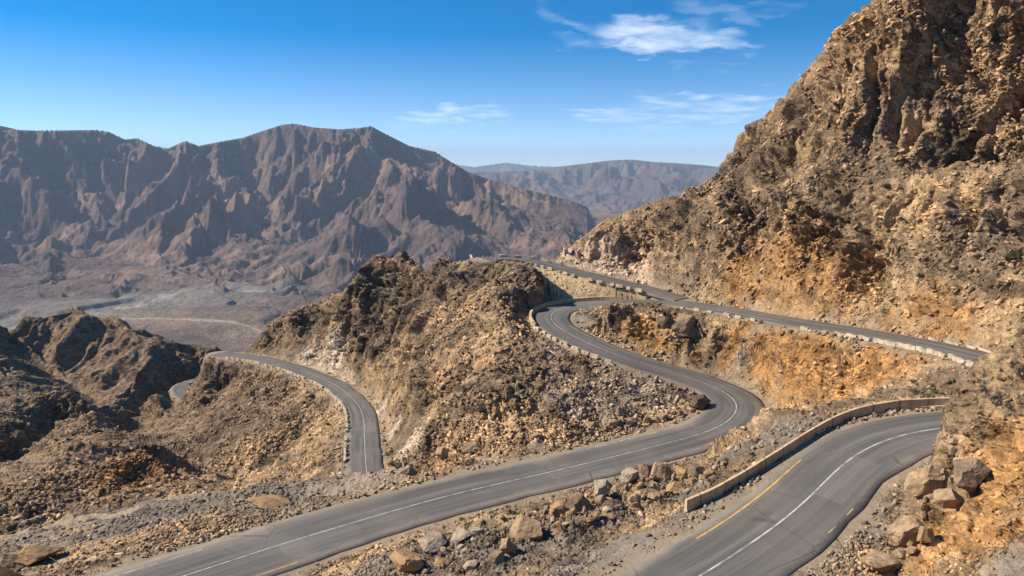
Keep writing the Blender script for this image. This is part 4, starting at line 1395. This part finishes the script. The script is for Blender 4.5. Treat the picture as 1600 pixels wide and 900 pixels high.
def rock_mesh(kind, mat, sub=4):
    key = (kind, mat, sub)
    if key in RMESH:
        return RMESH[key]
    import bmesh
    r = random.Random(kind * 13 + 5)
    bm = bmesh.new()
    bmesh.ops.create_icosphere(bm, subdivisions=sub, radius=1.0)
    planes = []
    for _ in range(17):
        n_ = Vector((r.gauss(0, 1), r.gauss(0, 1), r.gauss(0, 0.8))).normalized()
        planes.append((n_, r.uniform(0.42, 0.80)))
    for v in bm.verts:
        p = v.co.copy()
        for n_, d_ in planes:
            e = p.dot(n_) - d_
            if e > 0:
                p -= n_ * e * 0.98
        q = v.co * 1.3 + Vector((kind * 7.7, 3, 1))
        p *= 1.0 + 0.10 * mn.noise(q) + 0.06 * mn.noise(q * 2.6) + 0.05 * mn.noise(q * 6.0) + 0.03 * mn.noise(q * 13.0)
        v.co = p
    me = bpy.data.meshes.new('boulder')
    bm.to_mesh(me)
    bm.free()
    xs = np.empty(len(me.vertices) * 3, np.float32)
    me.vertices.foreach_get('co', xs)
    xs = xs.reshape(-1, 3)
    lo, hi = xs.min(0), xs.max(0)
    xs = (xs - (lo + hi) / 2) / ((hi - lo) / 2)
    me.vertices.foreach_set('co', xs.ravel())
    me.update()
    me.materials.append(M_R[mat])
    RMESH[key] = me
    return me


def boulder(px, py, w_px, h_px, mat, label, kind=None, depth=0.8, tilt=0.15, group=None, name='boulder', sub=4, rz=None, y0=26.0):
    """a rock whose foot shows at (px, py), w_px wide and h_px high in the photograph"""
    p = hit(px, py, y0)
    if p is None:
        return None
    D = p[1] * CT - p[2] * ST
    a, hgt = w_px * 0.92 * D / FPX / 2, h_px * 0.92 * D / FPX / 2
    k = kind if kind is not None else random.randrange(14)
    ob = bpy.data.objects.new(name, rock_mesh(k, mat, sub))
    C.objects.link(ob)
    b = a * depth * (1 + random.uniform(-.1, .1))
    dirn = np.array([p[0], p[1]]) / np.hypot(p[0], p[1])
    ob.location = (p[0] + dirn[0] * b * 0.75, p[1] + dirn[1] * b * 0.75, max(p[2], ground_z(p[0] + dirn[0] * b * 0.75, p[1] + dirn[1] * b * 0.75) - hgt * 0.5) + hgt * 0.48)
    ob.scale = (a, b, hgt * 1.08)
    ob.rotation_euler = (random.uniform(-tilt, tilt), random.uniform(-tilt, tilt), random.uniform(-.35, .35) if rz is None else rz)
    tag(ob, label, 'boulder', group)
    return ob


B = boulder
B(822, 842, 62, 46, 'tan', 'largest tan boulder on the gravel bank, flat face casting a wide shadow', 3, 0.7, 0.05)
B(795, 868, 32, 34, 'tan', 'tan boulder leaning against the lower left of the largest bank boulder', 5)
B(775, 884, 30, 24, 'brown', 'small round brown boulder at the shoulder edge, lowest of three in a row', 7)
B(637, 897, 62, 34, 'orange', 'domed orange brown boulder at the bottom edge of the gravel bank', 2)
B(672, 866, 54, 26, 'pale', 'long pale grey rock slab on the gravel bank beside the main road', 4, 0.9)
B(722, 850, 38, 16, 'pale', 'flat pale grey rock between the long slab and the largest boulder', 9, 0.9)
B(745, 838, 26, 14, 'pale', 'small white grey stone at the upper end of the pale slabs', 1)
B(690, 885, 26, 14, 'orange', 'low orange stone in front of the long pale slab', 6)
B(735, 890, 28, 15, 'pale', 'grey stone at the bottom of the bank between two brown boulders', 8)
B(905, 800, 48, 34, 'brown', 'broad brown boulder in the middle of the rock heap, pale top', 10)
B(872, 810, 36, 30, 'orange', 'orange brown boulder just right of the largest bank boulder', 11)
B(942, 775, 36, 28, 'pale', 'pale pointed boulder on the crest of the rock heap', 12)
B(985, 757, 34, 30, 'pale', 'pale grey boulder with a sharp top in the rock heap', 0)
B(1035, 752, 50, 36, 'tan', 'tall tan boulder at the top of the rock heap near the parapet end', 13)
B(1010, 745, 30, 26, 'brown', 'brown boulder between the two tallest rocks of the heap', 1)
B(1068, 752, 30, 28, 'orange', 'orange boulder behind the end of the parapet', 2)
B(1085, 748, 26, 26, 'brown', 'brown boulder furthest right in the rock heap', 4)
B(1058, 772, 38, 26, 'orange', 'rounded orange boulder on the slope below the heap top', 6)
B(1000, 782, 30, 22, 'tan', 'tan boulder low on the near side of the heap', 8)
B(960, 800, 34, 22, 'dark', 'dark boulder low on the near side of the heap', 3)
B(695, 716, 34, 19, 'tan', 'tan boulder with a flat top beside the main road under the spur', 5, 0.9)
B(735, 707, 30, 10, 'brown', 'low brown rock on the shoulder right of the flat topped boulder', 7)
B(838, 688, 24, 12, 'tan', 'small tan rock on the shoulder at the middle of the spur foot', 9)
B(926, 672, 30, 14, 'tan', 'tan rock at the left end of the row along the inner bend', 10)
B(958, 668, 22, 13, 'brown', 'brown rock second from the left in the row along the inner bend', 11)
B(985, 666, 26, 14, 'brown', 'larger brown rock in the middle of the row along the inner bend', 12)
B(1012, 661, 20, 12, 'orange', 'small orange rock in the row along the inner bend', 13)
B(1035, 656, 22, 12, 'tan', 'tan rock towards the right of the row along the inner bend', 0)
B(1060, 650, 18, 12, 'orange', 'orange rock near the tip of the inner bend', 1)
B(1080, 645, 16, 10, 'tan', 'last small rock at the tip of the inner bend', 2)
B(415, 795, 86, 17, 'orange', 'long flat orange rock slab lying on the gravel left of the main road', 4, 0.35, 0.05)
B(62, 880, 84, 32, 'orange', 'wide flat orange rock at the lower left corner', 6, 0.8)
B(18, 893, 58, 34, 'brown', 'square brown boulder at the lower left corner beside the flat rock', 3)
B(1442, 770, 62, 56, 'tan', 'big tan boulder overhanging the shoulder of the near road', 8, 0.7)
B(1516, 762, 62, 52, 'brown', 'large angular brown boulder resting on the right hand outcrop', 12, 0.75, 0.1)
B(1485, 792, 52, 34, 'tan', 'tan boulder between the two big ones on the outcrop', 5)
B(1415, 852, 66, 52, 'tan', 'broad tan boulder at the foot of the outcrop', 11, 0.7)
B(1446, 848, 34, 34, 'orange', 'small orange boulder tucked right of the broad one at the outcrop foot', 13)
B(1378, 902, 70, 30, 'tan', 'tan boulder at the bottom edge below the outcrop', 9)
B(1066, 528, 46, 36, 'brown', 'large brown boulder on the rocky knob inside the upper bend', 7, 0.9)
B(1040, 515, 30, 26, 'dark', 'dark boulder left of the large brown one on the rocky knob', 2)
B(1095, 640, 36, 28, 'dark', 'dark rock at the tip of the spur in the bend', 12)
# the many smaller stones of the heap
for k in range(110):
    t = random.random()
    cx, cy = 845 + 260 * t, 815 - 74 * t
    B(cx + random.uniform(-22, 22), cy + random.uniform(-14, 26), 7 + 19 * random.random() ** 2, 6 + 15 * random.random() ** 2, random.choice(['tan', 'brown', 'tan', 'orange', 'brown', 'pale']),
      'one of the many smaller broken stones in the heap between the two roads', group='small stones of the heap between the roads', name='heap_stone', sub=3)
for k in range(34):
    t = random.random()
    B(640 + 190 * t + random.uniform(-30, 30), 898 - 70 * t + random.uniform(-14, 20), random.uniform(6, 15), random.uniform(5, 11), random.choice(['pale', 'brown', 'tan', 'dark']),
      'one of the small stones scattered on the gravel bank by the pale slabs', group='small stones on the gravel bank', name='bank_stone', sub=3)
for k in range(26):
    t = random.random()
    B(1110 + 200 * t + random.uniform(-10, 10), 735 - 92 * t + random.uniform(-16, 8), random.uniform(6, 13), random.uniform(5, 10), random.choice(['pale', 'pale', 'brown', 'dark']),
      'one of the grey stones on the gravel behind the parapet', group='grey stones behind the parapet', name='bank_stone', sub=3)
for k in range(30):
    t = random.random()
    B(1380 + 150 * t + random.uniform(-10, 14), 890 - 270 * t + random.uniform(-10, 40), random.uniform(9, 26), random.uniform(8, 20), random.choice(['tan', 'tan', 'orange', 'brown']),
      'one of the broken tan rocks along the edge of the right hand outcrop', group='broken rocks along the outcrop edge', name='outcrop_rock', sub=3)

# ------------------------------------------------------------------ shrubs and dry tufts
def leaf_mat(name, a, b):
    m, t = new_mat(name)
    pos = t.n('ShaderNodeNewGeometry').outputs['Position']
    n1 = t.n('ShaderNodeTexNoise', {'Vector': pos, 'Scale': 4.0, 'Detail': 3.0}).outputs[0]
    c = t.mix(t.ramp(n1, 0.35, 0.65), a, b)
    bs = t.n('ShaderNodeBsdfPrincipled', {'Base Color': c, 'Roughness': 0.8})
    bs.inputs['Specular IOR Level'].default_value = 0.1
    t.n('ShaderNodeOutputMaterial', {'Surface': bs.outputs[0]})
    return m


M_LEAF = {'olive': leaf_mat('olive_leaf', (0.085, 0.080, 0.042), (0.05, 0.052, 0.03)), 'green': leaf_mat('green_leaf', (0.12, 0.125, 0.045), (0.075, 0.09, 0.035)),
          'straw': leaf_mat('straw', (0.46, 0.34, 0.16), (0.33, 0.23, 0.10))}
M_TWIG = leaf_mat('twig_bark', (0.11, 0.085, 0.06), (0.06, 0.048, 0.036))
SH = {}


def shrub_mesh(kind, mat):
    if (kind, mat) in SH:
        return SH[(kind, mat)]
    r = np.random.default_rng(kind + 40)
    V, Fs = [], []
    n_ = 620
    for k in range(n_):
        d = r.normal(size=3); d[2] = abs(d[2]) * 0.9 + 0.1
        d /= np.linalg.norm(d)
        lobe = 0.75 + 0.35 * mn.noise(Vector(d * 1.8 + kind * 3.3))
        p = d * lobe * (r.uniform(0.25, 1.0) ** 0.5) * np.array([1, 1, 0.85])
        if mat == 'straw':
            q0 = p * 0.15; q1 = p; w_ = r.normal(size=3) * 0.03
            V += [q0 - w_, q0 + w_, q1]
            Fs.append((len(V) - 3, len(V) - 2, len(V) - 1))
        else:
            a = r.normal(size=3); a /= np.linalg.norm(a)
            b = np.cross(a, d); b /= max(np.linalg.norm(b), 1e-3)
            l_, w_ = r.uniform(0.07, 0.15), r.uniform(0.03, 0.06)
            V += [p - a * l_, p + b * w_, p + a * l_, p - b * w_]
            Fs.append(tuple(range(len(V) - 4, len(V))))
    me = bpy.data.meshes.new('foliage')
    me.from_pydata([tuple(map(float, v)) for v in V], [], Fs)
    me.materials.append(M_LEAF[mat])
    # stems
    V2, F2 = [], []
    for k in range(9):
        d = r.normal(size=3); d[2] = abs(d[2]) + 0.4; d /= np.linalg.norm(d)
        e = np.cross(d, [0.3, 0.2, 1]); e /= np.linalg.norm(e); f = np.cross(d, e)
        q = len(V2)
        for t_, rr in ((-0.25, 0.035), (0.45, 0.022), (0.85, 0.006)):
            for j in range(4):
                an = j * math.pi / 2
                V2.append(d * t_ + (e * math.cos(an) + f * math.sin(an)) * rr)
        for s_ in range(2):
            for j in range(4):
                F2.append((q + s_ * 4 + j, q + s_ * 4 + (j + 1) % 4, q + s_ * 4 + 4 + (j + 1) % 4, q + s_ * 4 + 4 + j))
    m2 = bpy.data.meshes.new('stem')
    m2.from_pydata([tuple(map(float, v)) for v in V2], [], F2)
    m2.materials.append(M_TWIG)
    SH[(kind, mat)] = (me, m2)
    return SH[(kind, mat)]


def shrub(px, py, r_px, mat, label, group=None, name='shrub', flat=0.85, cat='shrub', y0=26.0):
    p = hit(px, py, y0)
    if p is None:
        return
    D = p[1] * CT - p[2] * ST
    R_ = r_px * D / FPX
    root = bpy.data.objects.new(name, None)
    C.objects.link(root)
    root.empty_display_size = 0.1
    root.location = (p[0], p[1], p[2] - 0.03 * R_)
    root.rotation_euler = (0, 0, random.uniform(0, 6.28))
    root.scale = (R_, R_, R_ * flat)
    tag(root, label, cat, group)
    f, st = shrub_mesh(random.randrange(5), mat)
    for nm_, me_ in (('foliage', f), ('stem', st)):
        o = bpy.data.objects.new(nm_, me_)
        C.objects.link(o)
        o.parent = root


shrub(1584, 402, 19, 'olive', 'largest dark round bush on the mountainside at the right edge')
shrub(1440, 434, 11, 'olive', 'round dark bush on the slope above the upper road')
shrub(1385, 292, 11, 'olive', 'dark bush on the middle of the mountainside')
shrub(1358, 222, 10, 'olive', 'dark bush below the cliffs of the mountainside')
shrub(1530, 356, 8, 'olive', 'small bush uphill left of the largest one')
shrub(1408, 348, 8, 'olive', 'small bush on bare slope below the middle bush')
shrub(1475, 320, 7, 'olive', 'small bush high on the right of the slope')
shrub(1290, 335, 8, 'olive', 'small dark bush beside the crags of the mountainside')
shrub(1556, 300, 8, 'olive', 'small bush near the right edge above the largest bush')
shrub(613, 727, 15, 'straw', 'straw coloured bush where the lower road meets the shoulder', cat='bush')
for k in range(11):
    shrub(random.uniform(1425, 1525), random.uniform(596, 622), random.uniform(6, 11), random.choice(['green', 'green', 'straw']),
          'low green scrub plant on the slope behind the parapet', 'scrub plants behind the parapet', flat=0.55)
for k in range(46):
    shrub(random.uniform(1120, 1598), random.uniform(190, 470), random.uniform(2.5, 5.0), 'olive',
          'tiny dark scrub bush dotted over the mountainside', 'tiny bushes dotted over the mountainside', flat=0.8)
for k in range(12):
    shrub(random.uniform(700, 1000), random.uniform(470, 660), random.uniform(2.5, 4.5), 'olive',
          'tiny dark scrub bush on the face of the spur', 'tiny bushes on the spur', flat=0.8)
for q, (px, py, r_, m_, lb) in enumerate([(722, 812, 9, 'straw', 'round straw tuft at the road edge, brightest of the row'), (694, 824, 7, 'straw', 'straw tuft left of the brightest one at the road edge'),
        (655, 838, 5, 'straw', 'smallest straw tuft at the road edge'), (770, 802, 8, 'green', 'green tuft at the road edge by the bank'), (793, 793, 8, 'straw', 'straw tuft above the green ones at the road edge'),
        (786, 812, 7, 'green', 'green tuft on the gravel just off the road'), (812, 806, 8, 'green', 'green tuft on the gravel behind the largest boulder'), (838, 798, 9, 'green', 'green tuft beside the right of the largest boulder'),
        (856, 790, 9, 'green', 'green tuft at the left end of the rock heap'), (545, 872, 8, 'straw', 'dry tuft at the lower edge of the main road'), (518, 884, 9, 'straw', 'dry tuft by the yellow edge line'), (490, 895, 9, 'straw', 'dry tuft lowest along the main road edge')]):
    shrub(px, py, r_, m_, lb, name='grass_tuft', flat=0.7, cat='grass tuft')

# dead branch lying over the flat rock in the corner
def tube(V, Fs, P_, r0, r1):
    P_ = np.array(P_, float)
    q = len(V)
    for i, p in enumerate(P_):
        d = P_[min(i + 1, len(P_) - 1)] - P_[max(i - 1, 0)]
        d /= np.linalg.norm(d)
        e = np.cross(d, [0.1, 0.2, 1]); e /= np.linalg.norm(e); f = np.cross(d, e)
        rr = r0 + (r1 - r0) * i / (len(P_) - 1)
        for j in range(6):
            V.append(p + (e * math.cos(j * math.pi / 3) + f * math.sin(j * math.pi / 3)) * rr)
    for i in range(len(P_) - 1):
        for j in range(6):
            Fs.append((q + i * 6 + j, q + i * 6 + (j + 1) % 6, q + i * 6 + 6 + (j + 1) % 6, q + i * 6 + 6 + j))


def above(px, py, up):
    p = hit(px, py)
    return p + np.array([0, 0, up])


V, Fs = [], []
tube(V, Fs, [above(22, 858, 0.5), above(40, 868, 0.75), above(60, 876, 0.85), above(82, 882, 0.6), above(104, 892, 0.2)], 0.07, 0.03)
tube(V, Fs, [above(60, 876, 0.85), above(48, 884, 0.5), above(30, 890, 0.35)], 0.04, 0.015)
tube(V, Fs, [above(40, 868, 0.75), above(14, 872, 0.6), above(2, 876, 0.5)], 0.04, 0.015)
tag(mesh_obj('dead_branch', V, Fs, M_TWIG, smooth_=True), 'bare dead branch lying across the flat rock in the lower left corner', 'branch')

# ------------------------------------------------------------------ loose stones on every slope
def stones(name, n, a_rng, r_rng, size, seed, mats, keep):
    r = np.random.default_rng(seed)
    az = r.uniform(math.radians(a_rng[0]), math.radians(a_rng[1]), n)
    rr = np.exp(r.uniform(math.log(r_rng[0]), math.log(r_rng[1]), n))
    j = np.clip(((az - AZ0) / dA).astype(int), 0, NC - 1)
    # rows at random instead of radii: more stones where the ground is steep and seen
    i = r.integers(60, NR - 140, n)
    px_, py_, pz_ = PXg[i, j], PYg[i, j], PZg[i, j]
    ok = (OUT[i, j] > 0.5) & (r.random(n) > 0.85 * dusty[i, j]) & (tk_d[i, j] > 1.7) & keep(px_, py_, i, j, r)
    i, j, px_, py_, pz_ = i[ok], j[ok], px_[ok], py_[ok], pz_[ok]
    n = len(px_)
    base_v = np.array([(sx_, sy_, sz_) for sx_ in (-.6, .6) for sy_ in (-.6, .6) for sz_ in (-.6, .6)])
    base_f = np.array([(0, 1, 3, 2), (4, 6, 7, 5), (0, 4, 5, 1), (2, 3, 7, 6), (0, 2, 6, 4), (1, 5, 7, 3)])
    dist = np.hypot(px_, py_)
    sz = size[0] * (size[1] / size[0]) ** (r.random(n) ** 1.9) * np.clip(dist / 90, 0.45, 1.35)
    jit = base_v[None] * (1 + r.uniform(-0.55, 0.45, (n, 8, 3)))
    sc = np.stack([r.uniform(0.8, 2.1, n), r.uniform(0.6, 1.4, n), r.uniform(0.35, 0.85, n)], 1) * sz[:, None]
    an = r.normal(0, 0.6, n) + np.where(r.random(n) < 0.25, r.uniform(0, 6.283, n), 0.0)
    v = jit * sc[:, None, :]
    tl = np.where(px_ > 12, 0.5, -0.55) + r.normal(0, 0.35, n)
    v = np.stack([v[..., 0] * np.cos(tl)[:, None] - v[..., 2] * np.sin(tl)[:, None], v[..., 1], v[..., 0] * np.sin(tl)[:, None] + v[..., 2] * np.cos(tl)[:, None]], -1)
    x_ = v[..., 0] * np.cos(an)[:, None] - v[..., 1] * np.sin(an)[:, None] + px_[:, None]
    y_ = v[..., 0] * np.sin(an)[:, None] + v[..., 1] * np.cos(an)[:, None] + py_[:, None]
    z_ = v[..., 2] + (pz_ + sz * 0.12)[:, None]
    co = np.stack([x_, y_, z_], -1).reshape(-1, 3).astype(np.float32)
    f = (base_f[None] + (np.arange(n) * 8)[:, None, None]).reshape(-1).astype(np.int32)
    nf = n * 6
    me = bpy.data.meshes.new(name)
    me.vertices.add(len(co)); me.vertices.foreach_set('co', co.ravel())
    me.loops.add(nf * 4); me.loops.foreach_set('vertex_index', f)
    me.polygons.add(nf); me.polygons.foreach_set('loop_start', np.arange(0, nf * 4, 4, dtype=np.int32))
    me.update(calc_edges=True)
    own = col.reshape(NR, NC, 3)[i, j] * np.where(r.random(n) < 0.3, r.uniform(0.45, 0.8, n), r.uniform(0.85, 1.6, n))[:, None] * np.array([1.04, 1.0, 0.96])
    at = me.attributes.new('albedo', 'FLOAT_COLOR', 'POINT')
    at.data.foreach_set('color', np.c_[np.repeat(own, 8, 0), np.ones(n * 8)].astype(np.float32).ravel())
    ob = bpy.data.objects.new(name, me)
    C.objects.link(ob)
    me.materials.append(M_STONE)
    tag(ob, kind='stuff')
    return ob


M_STONE = terrain_mat('loose_stone', 3.0, 0.05, stones=False)
dens = fbm(np.stack([X.ravel(), Y.ravel(), Zb.ravel()], 1), 14.0, 3.0, 0.55, 51.0).reshape(X.shape)
bare = np.zeros_like(X)
for b in ((880, 600, 97, 70), (960, 625, 93, 60), (800, 600, 98, 60), (720, 620, 92, 50), (1250, 430, 108, 70), (1480, 780, 43, 90), (1560, 680, 45, 90), (940, 410, 147, 50)):
    bare = np.maximum(bare, blob(*b))
bare = np.maximum(bare, smooth(7.0, 2.5, OUT) * smooth(0.5, 0.9, np.hypot(bx, by)))
cragm = np.clip(np.maximum(np.maximum(cliff, 0.9 * np.clip(crag.reshape(X.shape), 0, 1)), smooth(1.0, 1.7, steep)), 0, 1)
stones('loose_stones', 520000, (-40, 41), (30, 300), (0.08, 0.40), 5, None,
       lambda x, y, i, j, r: (r.random(len(x)) < (0.13 + 0.62 * smooth(-0.15, 0.5, dens[i, j])) * (1 - 0.6 * cragm[i, j]) * (1 - 0.75 * calm[i, j]) * (1 - 0.62 * bare[i, j])) & (np.hypot(x, y) > 34) & (np.hypot(x, y) < 330))

bank = np.zeros_like(X)
for b in ((700, 865, 53, 95), (600, 890, 50, 80), (850, 830, 53, 70), (960, 790, 55, 70), (1060, 765, 55, 50), (1180, 690, 60, 70), (1120, 730, 60, 50), (1390, 850, 42, 60), (1450, 870, 39, 60)):
    bank = np.maximum(bank, blob(*b))
stones('gravel', 130000, (-20, 41), (30, 70), (0.03, 0.26), 9, None,
       lambda x, y, i, j, r: (r.random(len(x)) < 0.85 * bank[i, j]) & (y > 30) & (y < 75))
embank = np.zeros_like(X)
for b in ((60, 850, 70, 130), (200, 810, 75, 120), (330, 775, 77, 110), (450, 775, 75, 90), (560, 755, 74, 60)):
    embank = np.maximum(embank, blob(*b))
stones('gravel', 110000, (-40, 0), (50, 95), (0.04, 0.24), 12, None,
       lambda x, y, i, j, r: (r.random(len(x)) < 0.6 * embank[i, j]))
